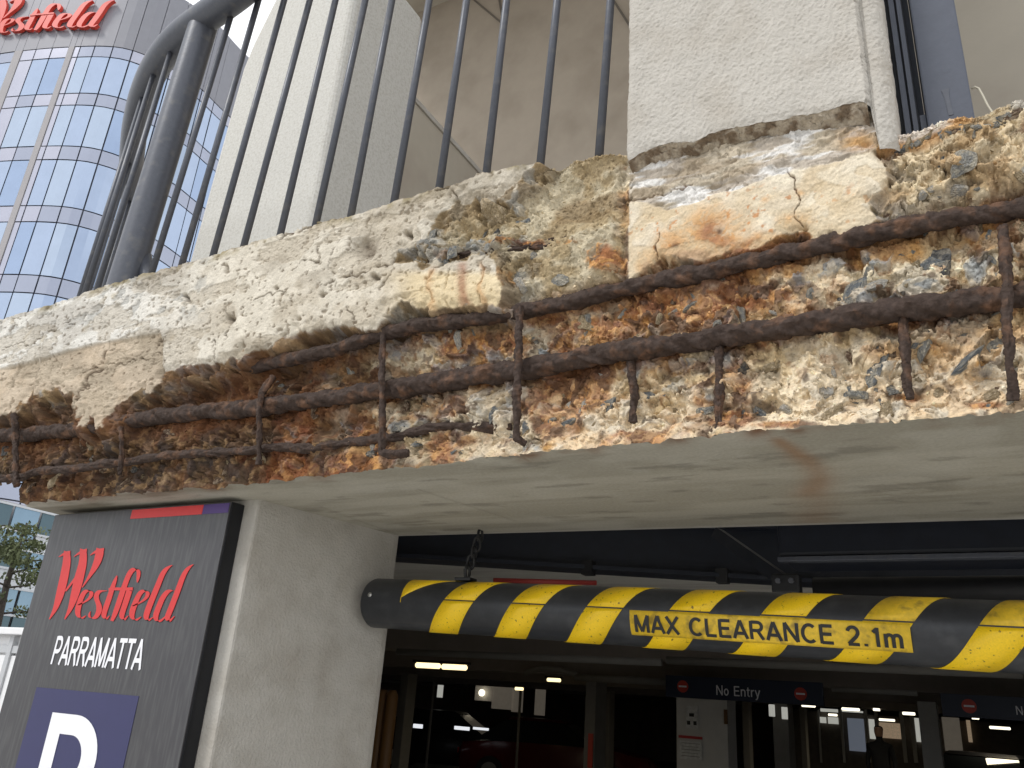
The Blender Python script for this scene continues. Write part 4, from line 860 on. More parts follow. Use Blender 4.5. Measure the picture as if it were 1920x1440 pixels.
for m_ in letters('MAX CLEARANCE 2.1m', .175, lambda u, v_, l: cyl(-0.672 + u * .548, math.radians(-33.5) + v_ * math.radians(31), .0034 + l), .0004, .13): m_.build('letter', MT['blackpaint'], lab)
MT['bolt'] = mat('zinc_bolt', (0.5, 0.5, 0.48), 0.35, metal=0.8)
c = np.array(cyl(-1.432, 0.22)); MB().tube([c, c + [0, -.003, 0]], 0.0055, 12).build('screw', MT['bolt'], bar_t, True)
def chain(xc, label):
    t = thing('chain', label, 'chain', (xc, YB, 2.25))
    ztop_, zb = ZS - 0.002, bz(xc) + RBAR + 0.014; n = 5; yb = 0.545
    for k in range(n):
        f = (k + .5) / n; z = zb + (ztop_ - zb) * f; y = YB + (yb - YB) * f; hl = (ztop_ - zb) / n * 0.72
        pts = []
        for a in np.linspace(0, 2 * math.pi, 20, endpoint=False):
            u, w_ = 0.0095 * math.cos(a), math.copysign(abs(math.sin(a)) ** .8, math.sin(a)) * hl
            pts.append((xc + (u if k % 2 else 0.001 * u), y + (0 if k % 2 else u) - w_ * 0.9 * (yb - YB) / (zb - ztop_) * -1 * 0, z + w_))
        MB().tube(pts, 0.0034, 8, closed=True).build('chain_link', MT['blacksteel'], t, True)
    MB().box(xc - .022, xc + .022, YB - .016, YB + .016, bz(xc) + RBAR + .001, bz(xc) + RBAR + .009, 0.002).build('lug_plate', MT['blacksteel'], t)
    MB().tube([(xc, YB, bz(xc) + RBAR + .005), (xc, YB - .006, bz(xc) + RBAR + .03)], 0.004, 8).build('hook', MT['blacksteel'], t)
chain(-1.046, 'short rusty chain holding the left end of the striped clearance bar')

# ================================================================== STEELWORK BEHIND THE OPENING
def obox(name, A, B, w_, z0, z1, m_, parent=None, bev=0.003):
    A, B = Vector((A[0], A[1], 0)), Vector((B[0], B[1], 0)); d = (B - A).normalized(); n_ = Vector((-d.y, d.x, 0)) * w_ / 2
    return MB().prism([A - n_ + Vector((0, 0, z0)), B - n_ + Vector((0, 0, z0)), B + n_ + Vector((0, 0, z0)), A + n_ + Vector((0, 0, z0))], (0, 0, z1 - z0)).build(name, m_, parent)
b1 = thing('steel_beam', 'dark navy steel beam close behind the entrance with a lower flange', 'beam', (-0.8, 1.6, 2.4))
A_, B_ = (-1.95, 1.19), (1.9, 3.05)
obox('web', A_, B_, 0.02, 2.435, 2.64, MT['navy'], b1); obox('flange', A_, B_, 0.12, 2.42, 2.434, MT['navy'], b1); obox('flange', A_, B_, 0.12, 2.60, 2.612, MT['navy'], b1)
for f in (0.2, 0.31, 0.44, 0.7):
    x, y = A_[0] + (B_[0] - A_[0]) * f, A_[1] + (B_[1] - A_[1]) * f - .05
    MB().box(x - .02, x + .02, y - .02, y + .02, 2.40, 2.45, .002).build('clip', MT['blacksteel'], b1)
b2 = thing('shutter_box', 'black roller shutter housing under the beam on the right', 'shutter box', (0.1, 1.1, 2.3))
MB().box(-0.42, 1.6, 0.98, 1.22, 2.352, 2.46, 0.01).build('housing', MT['navy'], b2); MB().box(-0.42, 1.6, 0.97, 1.0, 2.338, 2.35, 0.002).build('edge_strip', MT['steel'], b2)
o = MB().tube([(-0.38, 1.25, 2.31), (1.6, 1.25, 2.31)], 0.032, 20).build('shutter_pipe', MT['blacksteel'], None, True); tag(o, 'black round pipe just above the striped bar on the right', 'pipe')
br = thing('brace', 'dark diagonal steel brace ending in a bolted plate above the striped bar', 'brace', (-0.5, 1.2, 2.3))
P0, P1 = aty((1345, 1000), 1.15), aty((1475, 1092), 1.0)
MB().tube([P0, P1], 0.022, 4).build('strut', MT['navy'], br); MB().box(P1[0] - .035, P1[0] + .035, P1[1] - .02, P1[1] + .02, P1[2] - .03, P1[2] + .02, .006).build('plate', MT['blacksteel'], br)
for dx in (-.016, .016):
    MB().tube([(P1[0] + dx, P1[1] - .02, P1[2]), (P1[0] + dx, P1[1] - .032, P1[2])], 0.007, 6).build('bolt', MT['steel'], br)

# ================================================================== INSIDE THE GARAGE
MT['lamp'] = mat('lamp_tube', (0.9, 0.85, 0.7), 0.4, emit=(1.0, 0.80, 0.42), estr=1.7)
MT['lamp_white'] = mat('lamp_cool', (0.9, 0.9, 0.85), 0.4, emit=(1.0, 0.92, 0.72), estr=1.6)
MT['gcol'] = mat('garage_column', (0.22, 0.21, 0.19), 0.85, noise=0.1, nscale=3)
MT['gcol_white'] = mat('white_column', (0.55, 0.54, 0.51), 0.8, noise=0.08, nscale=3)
MT['sign_navy'] = mat('sign_navy', (0.012, 0.020, 0.045), 0.5)
MT['disc_red'] = mat('disc_red', (0.5, 0.05, 0.03), 0.5)
MT['amber'] = mat('amber_paint', (0.13, 0.06, 0.012), 0.6)
def wall(name, A, B, z0, z1, label, m_=MT['garage_wall'], th=0.12):
    o = obox(name, A, B, th, z0, z1, m_); tag(o, label, 'wall'); return o
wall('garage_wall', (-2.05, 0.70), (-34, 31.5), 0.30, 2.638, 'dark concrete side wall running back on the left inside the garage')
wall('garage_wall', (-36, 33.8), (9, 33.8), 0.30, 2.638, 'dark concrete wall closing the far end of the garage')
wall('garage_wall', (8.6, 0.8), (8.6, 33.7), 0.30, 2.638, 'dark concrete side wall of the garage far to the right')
wall('garage_wall', (4.6, 0.64), (8.5, 0.64), 0.30, 2.638, 'rendered front wall added right of the entrance to darken the garage', MT['stucco_grey'])  # out of view, added to limit the daylight entering the garage
for k, (y, lb) in enumerate(((3.6, 'first'), (5.6, 'second'), (9.4, 'third'), (13.0, 'fourth'), (18.0, 'fifth'))):
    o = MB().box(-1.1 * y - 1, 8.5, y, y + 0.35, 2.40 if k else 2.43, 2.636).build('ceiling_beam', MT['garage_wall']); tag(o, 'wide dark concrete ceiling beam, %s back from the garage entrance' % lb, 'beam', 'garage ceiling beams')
def lamp(p0, p1, y, r, label, m_='lamp', watts=0):
    A, B = aty(p0, y), aty(p1, y); A[2] = B[2] = (A[2] + B[2]) / 2
    t = thing('ceiling_lamp', label, 'lamp', tuple((A + B) / 2), 'lit garage lamps')
    MB().tube([A, A + (B - A) * .04, B - (B - A) * .04, B], [r * .6, r, r, r * .6], 12).build('tube', MT[m_], t, True)
    if watts:
        la = bpy.data.lights.new('lamp_light', 'AREA'); la.shape = 'RECTANGLE'; la.size = abs(B[0] - A[0]) + .4; la.size_y = .12; la.energy = watts; la.color = (1, .86, .6)
        lo_ = bpy.data.objects.new('lamp_light', la); COL.objects.link(lo_); lo_.parent = t; lo_.location = (0, 0, -r * 1.3)
    MB().box(min(A[0], B[0]) - .03, max(A[0], B[0]) + .03, A[1] - r, A[1] + r, A[2] + r * 1.02, A[2] + r * 1.9).build('batten', MT['blacksteel'], t)
    return t
lamp((780, 1246), (825, 1250), 7, 0.030, 'brightest warm lamp on the left, nearer the column half'); lamp((829, 1249), (875, 1253), 7, 0.030, 'brightest warm lamp on the left, half further from the column', watts=8)
lamp((1026, 1274), (1051, 1276), 12, 0.030, 'short lamp under the pale duct left of the first no entry sign', watts=8); lamp((966, 1291), (981, 1292), 14, .03, 'small lamp beside the pale panel on the left')
lamp((1174, 1285), (1195, 1287), 14, 0.028, 'single small lamp just left of the first no entry sign')
for (a, b, y, lb) in (((1578, 1329), (1612, 1331), 16, 'long lamp over the shopfront, leftmost of that row'), ((1637, 1330), (1650, 1331), 18, 'small lamp over the shopfront between two longer ones'), ((1692, 1337), (1716, 1339), 16, 'lamp over the shopfront just left of the slim column'), ((1648, 1349), (1678, 1351), 20, 'low lamp over the bright poster by the person'), ((1553, 1340), (1570, 1341), 20, 'dim lamp over the two small windows'), ((1822, 1345), (1836, 1347), 16, 'short lamp right of the slim column under the second sign'), ((1855, 1363), (1895, 1367), 18, 'lowest long lamp at far right'), ((1503, 1322), (1529, 1325), 18, 'thin lamp under the first no entry sign, right end')):
    lamp(a, b, y, 0.026, lb, 'lamp_white', 7 if ('leftmost' in lb or 'low lamp over' in lb or 'lowest' in lb) else 0)
def noentry(p0, p1, p2, y, label, discs, txt):
    A, B, C_ = aty(p0, y), aty(p1, y), aty(p2, y); z0, z1 = C_[2], (A[2] + B[2]) / 2
    t = thing('no_entry_sign', label, 'sign', ((A[0] + B[0]) / 2, y, z0), 'no entry signs')
    MB().box(A[0], B[0], y, y + .06, z0, z1, .003).build('board', MT['sign_navy'], t)
    for p in discs:
        c = aty(p, y - .004); r = 0.062
        d_ = MB().tube([c, c + [0, .003, 0]], r, 24).build('disc', MT['disc_red'], t)
        MB().box(c[0] - r * .7, c[0] + r * .7, c[1] - .003, c[1] - .001, c[2] - r * .14, c[2] + r * .14).build('white_bar', MT['white'], d_)
    if txt:
        q0, q1, q2 = (aty(p, y - .003) for p in txt[1:4]); W_ = q1[0] - q0[0]
        for m_ in letters(txt[0], .13, lambda u, v_, l: (q0[0] + u * W_, y - .003 - l, q0[2] + v_ * W_ * .215), .001): m_.build('letter', MT['white'], t)
noentry((1248, 1262), (1542, 1284), (1245, 1306), 8, 'dark navy hanging sign reading No Entry left of the slim column', [(1280, 1287), (1501, 1301)], ('No Entry', (1343, 1303), (1425, 1306), (1343, 1285)))
noentry((1762, 1296), (2130, 1322), (1760, 1342), 8, 'dark navy hanging sign cut off at right edge of picture', [(1817, 1324), (2060, 1335)], ('No Entry', (1906, 1340), (1990, 1343), (1906, 1320)))
def gcolumn(px0, px1, py, y, m_, label, dep=.4):
    A, B = aty((px0, py), y), aty((px1, py), y)
    o = MB().box(A[0], B[0], y, y + dep, 0.301, 2.399, .01).build('garage_column', MT[m_]); tag(o, label, 'column', 'garage columns'); return o
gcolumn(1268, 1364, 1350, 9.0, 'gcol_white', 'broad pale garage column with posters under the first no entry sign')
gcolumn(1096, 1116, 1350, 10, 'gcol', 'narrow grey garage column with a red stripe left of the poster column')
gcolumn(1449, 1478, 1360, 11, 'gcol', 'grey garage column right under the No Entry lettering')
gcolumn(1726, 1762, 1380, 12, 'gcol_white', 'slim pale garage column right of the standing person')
def panel(name, p0, p1, y, m_, label, cat, th=.02, group=None):
    A, B = aty(p0, y), aty(p1, y); o = MB().box(min(A[0], B[0]), max(A[0], B[0]), y, y + th, min(A[2], B[2]), max(A[2], B[2])).build(name, m_); tag(o, label, cat, group); return o
MT['paper'] = mat('paper', (0.6, 0.6, 0.58), 0.8, noise=.3, nscale=9); MT['paper_red'] = mat('red_paper', (0.45, 0.05, 0.05), 0.7)
t = thing('poster', 'white notice with dark symbols high on the pale column', 'poster', tuple(aty((1296, 1370), 8.97)))
def pbox(t, nm, p0, p1, y, m_):
    A, B = aty(p0, y), aty(p1, y); return MB().box(min(A[0], B[0]), max(A[0], B[0]), y, y + .004, min(A[2], B[2]), max(A[2], B[2])).build(nm, m_, t)
pbox(t, 'sheet', (1286, 1323), (1309, 1366), 8.98, MT['paper']); pbox(t, 'symbol', (1292, 1337), (1301, 1344), 8.975, MT['blackpaint']); pbox(t, 'symbol', (1288, 1351), (1294, 1359), 8.975, MT['blackpaint']); pbox(t, 'symbol', (1300, 1352), (1306, 1360), 8.975, MT['blackpaint'])
t = thing('poster', 'notice with red heading and grey lines low on the pale column', 'poster', tuple(aty((1296, 1420), 8.97)))
pbox(t, 'sheet', (1274, 1388), (1316, 1426), 8.98, MT['paper']); pbox(t, 'heading', (1272, 1378), (1317, 1387), 8.975, MT['paper_red'])
for k in range(5): pbox(t, 'text_line', (1278, 1393 + 6 * k), (1312 - 3 * (k % 2), 1395 + 6 * k), 8.975, MT['gcol'])
panel('red_stripe_board', (1103, 1375), (1110, 1440), 9.97, MT['disc_red'], 'red vertical board fixed to the narrow grey garage column', 'board')
panel('orange_board', (1357, 1330), (1364, 1358), 8.96, MT['amber'], 'small orange plate on the right edge of the pale column', 'plate')
for px0, px1, y, lb in ((1132, 1142, 16, 'slim dark column between the two left garage lamps and the poster column'), (1392, 1404, 17, 'slim dark column in shade right of the poster column'), (742, 756, 12, 'dark column deep beside the amber posts'), (1500, 1510, 20, 'slim far column left of the shopfront')):
    gcolumn(px0, px1, 1360, y, 'gcol', lb, .3)
R0, R1 = aty((925, 1088), 2.3), aty((1118, 1093), 2.6); MT['red_pipe'] = mat('red_pipe', (0.45, 0.06, 0.05), 0.5)
o = MB().tube([R0, R1], 0.012, 10).build('red_pipe', MT['red_pipe'], None, True); tag(o, 'thin red pipe just above the striped bar', 'pipe')
for k, (pa_, pb_, y, r_, lb) in enumerate((((745, 1222), (1240, 1262), 5.0, .028, 'long brownish pipe under the ceiling below the striped bar'), ((1250, 1238), (1920, 1285), 5.2, .03, 'long dark pipe under the ceiling above the no entry signs'), ((1560, 1292), (1720, 1302), 7.4, .025, 'short pale pipe between the two no entry signs'))):
    A, B = aty(pa_, y), aty(pb_, y); B[2] = A[2]
    o = MB().tube([A, B], r_, 10).build('ceiling_pipe', MT['gcol'], None, True); tag(o, lb, 'pipe', 'garage ceiling pipes')
# duct and conduits under the ceiling on the left
d0 = [aty(p, 9) for p in ((985, 1262), (1010, 1253), (1045, 1255), (1078, 1264), (1082, 1268))]
o = MB().tube(d0, 0.035, 12).build('curved_pipe', MT['gcol'], None, True); tag(o, 'thin curved pipe under the ceiling left of the first sign', 'pipe')
d1 = [aty(p, 9) for p in ((1080, 1270), (1248, 1283))]; d1[1][2] = d1[0][2]
o = MB().tube(d1, 0.045, 12).build('conduit', MT['gcol'], None, True); tag(o, 'straight grey pipe running to the first no entry sign', 'pipe')
# amber guard posts at the left
for k, px in enumerate((704, 722)):
    p = aty((px, 1420), 2.8); o = MB().tube([(p[0], 2.8, 0.301), (p[0], 2.8, 1.96), (p[0], 2.8, 1.99)], [.035, .035, .02], 16).build('guard_post', MT['amber'], None, True); tag(o, ('amber guard post nearest the grey column', 'amber guard post just right of its twin')[k], 'post', 'amber guard posts')
# far end: pale panels, shopfront, daylight gaps
MT['pale_panel'] = mat('pale_panel', (0.5, 0.48, 0.44), 0.8, noise=.1, nscale=3, emit=(1, .86, .68), estr=0.05)
MT['daylight'] = mat('daylight_gap', (0.8, 0.8, 0.82), 0.6, emit=(0.92, 0.95, 1.0), estr=0.75)
MT['shop_white'] = mat('lit_window', (0.7, 0.7, 0.66), 0.5, emit=(0.95, 0.95, 0.86), estr=0.30)
MT['shop_blue'] = mat('lit_door', (0.4, 0.44, 0.5), 0.4, emit=(0.7, 0.8, 1.0), estr=0.09)
MT['poster_warm'] = mat('warm_poster', (0.5, 0.3, 0.18), 0.5, noise=.6, nscale=6, emit=(1, .75, .5), estr=0.16)
MT['dim_panel'] = mat('dim_panel', (0.13, 0.11, 0.09), 0.7, noise=.25, nscale=3)
for k, (a, b, y, m_, lb) in enumerate(((( 892, 1283), (921, 1315), 22, 'pale_panel', 'pale panel with a round lamp glow deep on the left'), ((924, 1287), (958, 1331), 22.1, 'pale_panel', 'pale panel right of the one with the round lamp'), ((961, 1290), (978, 1336), 22.2, 'pale_panel', 'narrow pale panel behind the thin pole'), ((1004, 1292), (1020, 1342), 22.3, 'pale_panel', 'tall narrow pale panel above the red car'), ((821, 1284), (828, 1308), 21, 'shop_white', 'slim lit pane at far left of the garage'), ((852, 1361), (878, 1370), 15.2, 'daylight', 'low white daylight gap left of the dark car'), ((887, 1363), (914, 1370), 15.2, 'daylight', 'low white daylight gap beside the first'), ((775, 1357), (790, 1366), 15.2, 'daylight', 'smallest daylight gap at far left'))):
    panel('pale_panel' if 'panel' in lb else 'daylight_gap' if 'gap' in lb else 'lit_pane', a, b, y, MT[m_], lb, 'panel' if 'panel' in lb else 'window', .05)
c = aty((904, 1299), 21.9); o = MB().tube([c, c + [0, -.05, 0]], 0.10, 16).build('round_lamp', MT['lamp_white']); tag(o, 'round white lamp on the pale panel at left', 'lamp')
shop = thing('shopfront', 'lit shopfront with windows, door and posters at the far right end', 'shopfront', tuple(aty((1650, 1400), 24)))
A, B = aty((1470, 1320), 24.3), aty((2100, 1320), 24.3); MB().box(A[0], B[0], 24.3, 24.5, .301, 2.4).build('wall_panel', MT['dim_panel'], shop)
def spbox(nm, p0, p1, y, m_): 
    A, B = aty(p0, y), aty(p1, y); return MB().box(min(A[0], B[0]), max(A[0], B[0]), y, y + .05, min(A[2], B[2]), max(A[2], B[2])).build(nm, m_, shop)
for a, b, m_, nm in (((1538, 1328), (1571, 1336), 'shop_white', 'window'), ((1537, 1344), (1549, 1356), 'shop_white', 'window'), ((1552, 1344), (1572, 1358), 'shop_white', 'window'), ((1576, 1331), (1618, 1337), 'shop_white', 'window'), ((1588, 1346), (1624, 1410), 'shop_blue', 'door_panel'), ((1628, 1348), (1642, 1386), 'shop_white', 'window'), ((1648, 1354), (1690, 1386), 'poster_warm', 'poster'), ((1714, 1346), (1733, 1392), 'shop_white', 'window'), ((1765, 1344), (1806, 1410), 'pale_panel', 'wall_board'), ((1811, 1350), (1824, 1392), 'poster_warm', 'poster'), ((1845, 1370), (1915, 1440), 'dim_panel', 'dark_bay')):
    spbox(nm, a, b, 24.2, MT[m_])
for px in (1484, 1535, 1578, 1625, 1644, 1692, 1711): spbox('frame_post', (px, 1330), (px + 3, 1430), 24.12, MT['gcol_white'])
for px, lb in ((812, 'thin grey pole deep on the left beside the daylight gap'), (976, 'thin grey pole in front of the red car')):
    p = aty((px, 1300), 15); o = MB().tube([(p[0], 15, .301), (p[0], 15, 2.399)], .03, 10).build('thin_pole', MT['gcol'], None, True); tag(o, lb, 'pole')
for k, (px, py, lb) in enumerate(((1448, 1330, 'small white box sign on the column under the No Entry lettering'), (1472, 1335, 'small white box sign just right of its twin under the sign'))):
    p = aty((px, py), 10.8); o = MB().box(p[0] - .035, p[0] + .035, 10.74, 10.8, p[2] - .09, p[2] + .06, .005).build('box_sign', MT['shop_white']); tag(o, lb, 'sign')
# cars
MT['car_red'] = mat('car_red', (0.08, 0.007, 0.008), 0.25); MT['car_dark'] = mat('car_dark', (0.01, 0.01, 0.012), 0.25); MT['car_glass'] = mat('car_glass', (0.01, 0.012, 0.014), 0.05); MT['tyre'] = mat('tyre', (0.01, 0.01, 0.01), 0.8)
MT['taillight'] = mat('taillight', (0.4, 0.02, 0.02), 0.3)
def car(x, y, z, rz, m_, label):
    t = thing('parked_car', label, 'car', (x, y, z)); Rz = Matrix.Rotation(rz, 3, 'Z'); O = Vector((x, y, z))
    st = [(-2.15, .45, .72, .70), (-2.05, .30, .86, .82), (-1.3, .22, .92, .88), (-.6, .22, .94, .90), (.4, .22, .94, .90), (1.3, .22, .93, .88), (2.0, .28, .78, .82), (2.15, .42, .62, .66)]
    m = MB(); vs = []; fs = []
    for (xx_, zb, zt_, hw) in st: vs += [O + Rz @ Vector(q_) for q_ in ((xx_, -hw, zb), (xx_, -hw * 1.02, (zb + zt_) / 2), (xx_, -hw * .92, zt_), (xx_, hw * .92, zt_), (xx_, hw * 1.02, (zb + zt_) / 2), (xx_, hw, zb))]
    for i in range(len(st) - 1): fs += [(6 * i + k, 6 * i + (k + 1) % 6, 6 * i + 6 + (k + 1) % 6, 6 * i + 6 + k) for k in range(6)]
    fs += [tuple(range(6))[::-1], tuple(range(len(vs) - 6, len(vs)))]
    o = m.add(vs, fs).build('body', m_, t, True); autosmooth(o, 50)
    def hexa(nm, lo, hi, zl2, zh, hw0, hw1, mm): 
        v_ = [O + Rz @ Vector(q_) for q_ in ((lo[0], -hw0, zl2), (lo[1], -hw0, zl2), (lo[1], hw0, zl2), (lo[0], hw0, zl2), (hi[0], -hw1, zh), (hi[1], -hw1, zh), (hi[1], hw1, zh), (hi[0], hw1, zh))]
        return MB().add(v_, [(0, 3, 2, 1), (4, 5, 6, 7), (0, 1, 5, 4), (1, 2, 6, 5), (2, 3, 7, 6), (3, 0, 4, 7)]).build(nm, mm, t)
    hexa('window_band', (-1.75, .95), (-1.1, .25), .93, 1.38, .80, .62, MT['car_glass']); hexa('roof', (-1.12, .27), (-1.0, .12), 1.381, 1.44, .63, .56, m_)
    for xx_ in (-1.35, 1.35):
        for sg in (-1, 1):
            c0, c1 = O + Rz @ Vector((xx_, sg * .74, .31)), O + Rz @ Vector((xx_, sg * .93, .31))
            wh = MB().tube([c0, c1], .31, 20).build('wheel', MT['tyre'], t); MB().tube([c1, c1 + Rz @ Vector((0, sg * .01, 0))], .19, 14).build('rim', MT['bolt'], wh)
    for sg in (-1, 1):
        c0 = O + Rz @ Vector((-2.13, sg * .55, .66)); MB().box(c0.x - .06, c0.x + .06, c0.y - .06, c0.y + .06, c0.z - .05, c0.z + .06).build('tail_light', MT['taillight'], t)
pc_ = aty((1050, 1360), 17); car(pc_[0], 17, .301, 0.25, MT['car_red'], 'dark red car parked behind the thin pole')
pc_ = aty((850, 1360), 18); car(pc_[0], 18, .301, 0.35, MT['car_dark'], 'black car parked deep on the left under the warm lamp')
pc_ = aty((1860, 1420), 19); car(pc_[0], 19, .301, 1.4, MT['car_dark'], 'dark car at the far right below the low lamp')
# standing person
MT['coat'] = mat('dark_jacket', (0.012, 0.013, 0.018), 0.8); MT['jeans'] = mat('jeans', (0.09, 0.13, 0.2), 0.85); MT['skin'] = mat('skin', (0.42, 0.25, 0.18), 0.6); MT['hair'] = mat('hair', (0.015, 0.011, 0.009), 0.7)
pp = aty((1650, 1400), 18.0); pr = thing('person', 'person in dark jacket and jeans standing before the lit shopfront', 'person', (pp[0], 18.0, 0.301))
def skin(name, pts, edges, rad, m_, parent, root=0):
    me = bpy.data.meshes.new(name); me.from_pydata([Vector(p) + Vector((pp[0], 18.0, 0.301)) for p in pts], edges, [])
    o = link(name, me, m_, parent); sk = o.modifiers.new('skin', 'SKIN'); sk.use_smooth_shade = True
    for i, r in enumerate(rad): me.skin_vertices[0].data[i].radius = (r, r * .85)
    me.skin_vertices[0].data[root].use_root = True
    o.modifiers.new('sub', 'SUBSURF').levels = 1; o.modifiers['sub'].render_levels = 1; return o
bd = skin('body', [(0, 0, .98), (0, 0, 1.18), (0, 0, 1.40), (0, 0, 1.50), (0, -.01, 1.56), (0, -.02, 1.66), (0, -.02, 1.77), (.19, 0, 1.42), (.25, .02, 1.15), (.24, -.06, .92), (.24, -.09, .84), (-.19, 0, 1.42), (-.25, .02, 1.15), (-.24, -.06, .92), (-.24, -.09, .84), (.10, 0, .92), (.11, -.02, .50), (.12, .02, .08), (.13, -.14, .05), (-.10, 0, .92), (-.12, .04, .50), (-.13, .10, .08), (-.14, -.05, .05)],
     [(0, 1), (1, 2), (2, 3), (3, 4), (4, 5), (5, 6), (2, 7), (7, 8), (8, 9), (9, 10), (2, 11), (11, 12), (12, 13), (13, 14), (0, 15), (15, 16), (16, 17), (17, 18), (0, 19), (19, 20), (20, 21), (21, 22)],
     [.15, .15, .16, .075, .06, .095, .07, .075, .058, .042, .04, .075, .058, .042, .04, .10, .07, .05, .045, .10, .07, .05, .045], MT['coat'], pr)
skin('trousers', [(0, 0, .96), (.10, 0, .88), (.11, -.02, .50), (.12, .02, .12), (-.10, 0, .88), (-.12, .04, .50), (-.13, .10, .12)], [(0, 1), (1, 2), (2, 3), (0, 4), (4, 5), (5, 6)], [.155, .11, .08, .066, .11, .08, .066], MT['jeans'], pr)
skin('head', [(0, -.012, 1.56), (0, -.025, 1.64), (0, -.03, 1.72), (0, -.025, 1.78)], [(0, 1), (1, 2), (2, 3)], [.062, .088, .095, .07], MT['skin'], pr)
skin('hair', [(0, .02, 1.66), (0, .01, 1.74), (0, 0, 1.80)], [(0, 1), (1, 2)], [.09, .1, .075], MT['hair'], pr)

# ================================================================== TOWER BEHIND
MT['tower_grey'] = mat('tower_cladding', lin(150, 150, 156), 0.55, noise=0.05, nscale=.8, metal=0.1)
MT['tower_frame'] = mat('tower_frame', lin(104, 108, 122), 0.5)
MT['tower_pier'] = mat('tower_pier', lin(176, 172, 172), 0.7, noise=0.04, nscale=.6)
MT['glass_a'] = mat('blue_glass', (0.40, 0.48, 0.62), 0.06, metal=0.65, noise=0.05, nscale=.4)
MT['glass_b'] = mat('deep_blue_glass', (0.34, 0.43, 0.59), 0.05, metal=0.65, noise=0.05, nscale=.4)
MT['glass_c'] = mat('pale_blue_glass', (0.44, 0.52, 0.64), 0.08, metal=0.6, noise=0.05, nscale=.4)
MT['spandrel'] = mat('lavender_spandrel', (0.38, 0.41, 0.50), 0.14, metal=0.5, noise=0.04, nscale=.5)
MT['spandrel_w'] = mat('white_spandrel', (0.50, 0.51, 0.60), 0.2, metal=0.3, noise=0.04, nscale=.5)
ZT = 37.0
top_line = [(0, 102), (25, 98), (96, 91), (175, 87), (215, 88), (240, 92), (258, 98), (283, 108), (330, 134), (375, 165), (417, 208)]
plan = np.array([atz(p, ZT)[:2] for p in top_line])
d0_ = plan[0] - plan[2]; d0_ /= np.linalg.norm(d0_)
d1_ = plan[-1] - plan[-3]; d1_ /= np.linalg.norm(d1_)
plan = np.vstack([plan[0] + d0_ * 16, plan[0] + d0_ * 5, plan, plan[-1] + d1_ * 3, plan[-1] + d1_ * 3 + np.array([-.25, 1.0]) * 10])
pa = np.concatenate([[0], np.cumsum(np.linalg.norm(np.diff(plan, axis=0), axis=1))])
sS = np.linspace(0, pa[-1], 240); PL = np.stack([np.interp(sS, pa, plan[:, 0]), np.interp(sS, pa, plan[:, 1])], -1)
for _ in range(10): PL[1:-1] = (PL[:-2] + 2 * PL[1:-1] + PL[2:]) / 4
def tpt(s, z, off=0.0):
    x, y = np.interp(s, sS, PL[:, 0]), np.interp(s, sS, PL[:, 1]); e = 0.15
    dx, dy = np.interp(s + e, sS, PL[:, 0]) - np.interp(s - e, sS, PL[:, 0]), np.interp(s + e, sS, PL[:, 1]) - np.interp(s - e, sS, PL[:, 1]); l = math.hypot(dx, dy)
    return np.array([x + dy / l * off, y - dx / l * off, z])
tower = thing('office_tower', 'tall curved blue glass office tower with grey parapet at upper left', 'tower', (float(PL[60, 0]), float(PL[60, 1]), 0))
def s_of(px, py):                     # facade arc position seen at a photo point on the glass top line
    p = atz((px, py), ZT)[:2]; return sS[np.argmin(np.hypot(PL[:, 0] - p[0], PL[:, 1] - p[1]))]
zr = lambda py: float(atr((4, py), atz((4, 101), ZT)[:2])[2])
lv = [ZT] + [zr(v_) for v_ in (124, 202, 227, 312, 340, 433, 465, 568, 602)]
fl_ = lv[1] - lv[3]
while lv[-1] > 3: lv.append(lv[-1] - (fl_ * .76 if len(lv) % 2 == 0 else fl_ * .24))
ZP = float(atr((420, 80), plan[-3])[2])
body = []
body_m = MB(); n = len(PL)
ctr = PL[30:210].mean(0) + np.array([-9, 9.0])
ring = [tuple(tpt(s, 0, -0.12)[:2]) for s in sS[::3]] + [tuple(PL[-1] + np.array([-18, 6])), tuple(PL[0] + np.array([-2, 18]))]
nb = len(ring); body_m.add([(x, y, 0) for x, y in ring] + [(x, y, ZP) for x, y in ring], [(i, (i + 1) % nb, nb + (i + 1) % nb, nb + i) for i in range(nb)] + [tuple(range(nb, 2 * nb))])
body_m.build('tower_body', MT['tower_frame'], tower)
colpx = [(0, 'g'), (27, 'p'), (44, 'w'), (67, 'g'), (101, 'g'), (130, 'p'), (140, 'w'), (150, 'g'), (179, 'g'), (214, 'g')]
cols = [(s_of(px, float(np.interp(px, [q[0] for q in top_line], [q[1] for q in top_line]))), k) for px, k in colpx]
s_end = cols[-1][0]; wid_ = cols[-1][0] - cols[-2][0]
left = cols[0][0]; seq = 'ggwpggwp'
cols = [(left - wid_ * 0.85 * (i + 1), seq[i % 8]) for i in range(6)][::-1] + cols
k = 1
while s_end + wid_ * k < sS[-1] - .5: cols.append((s_end + wid_ * k, 'g')); k += 1
pan = lambda nm, s0, s1, z0, z1, off, th, m_: MB().prism([tpt(s0, z0, off), tpt((s0 + s1) / 2, z0, off), tpt(s1, z0, off), tpt(s1, z1, off), tpt((s0 + s1) / 2, z1, off), tpt(s0, z1, off)], (tpt((s0 + s1) / 2, 0, th) - tpt((s0 + s1) / 2, 0, 0))).build(nm, m_, tower)
gl = random.Random(3)
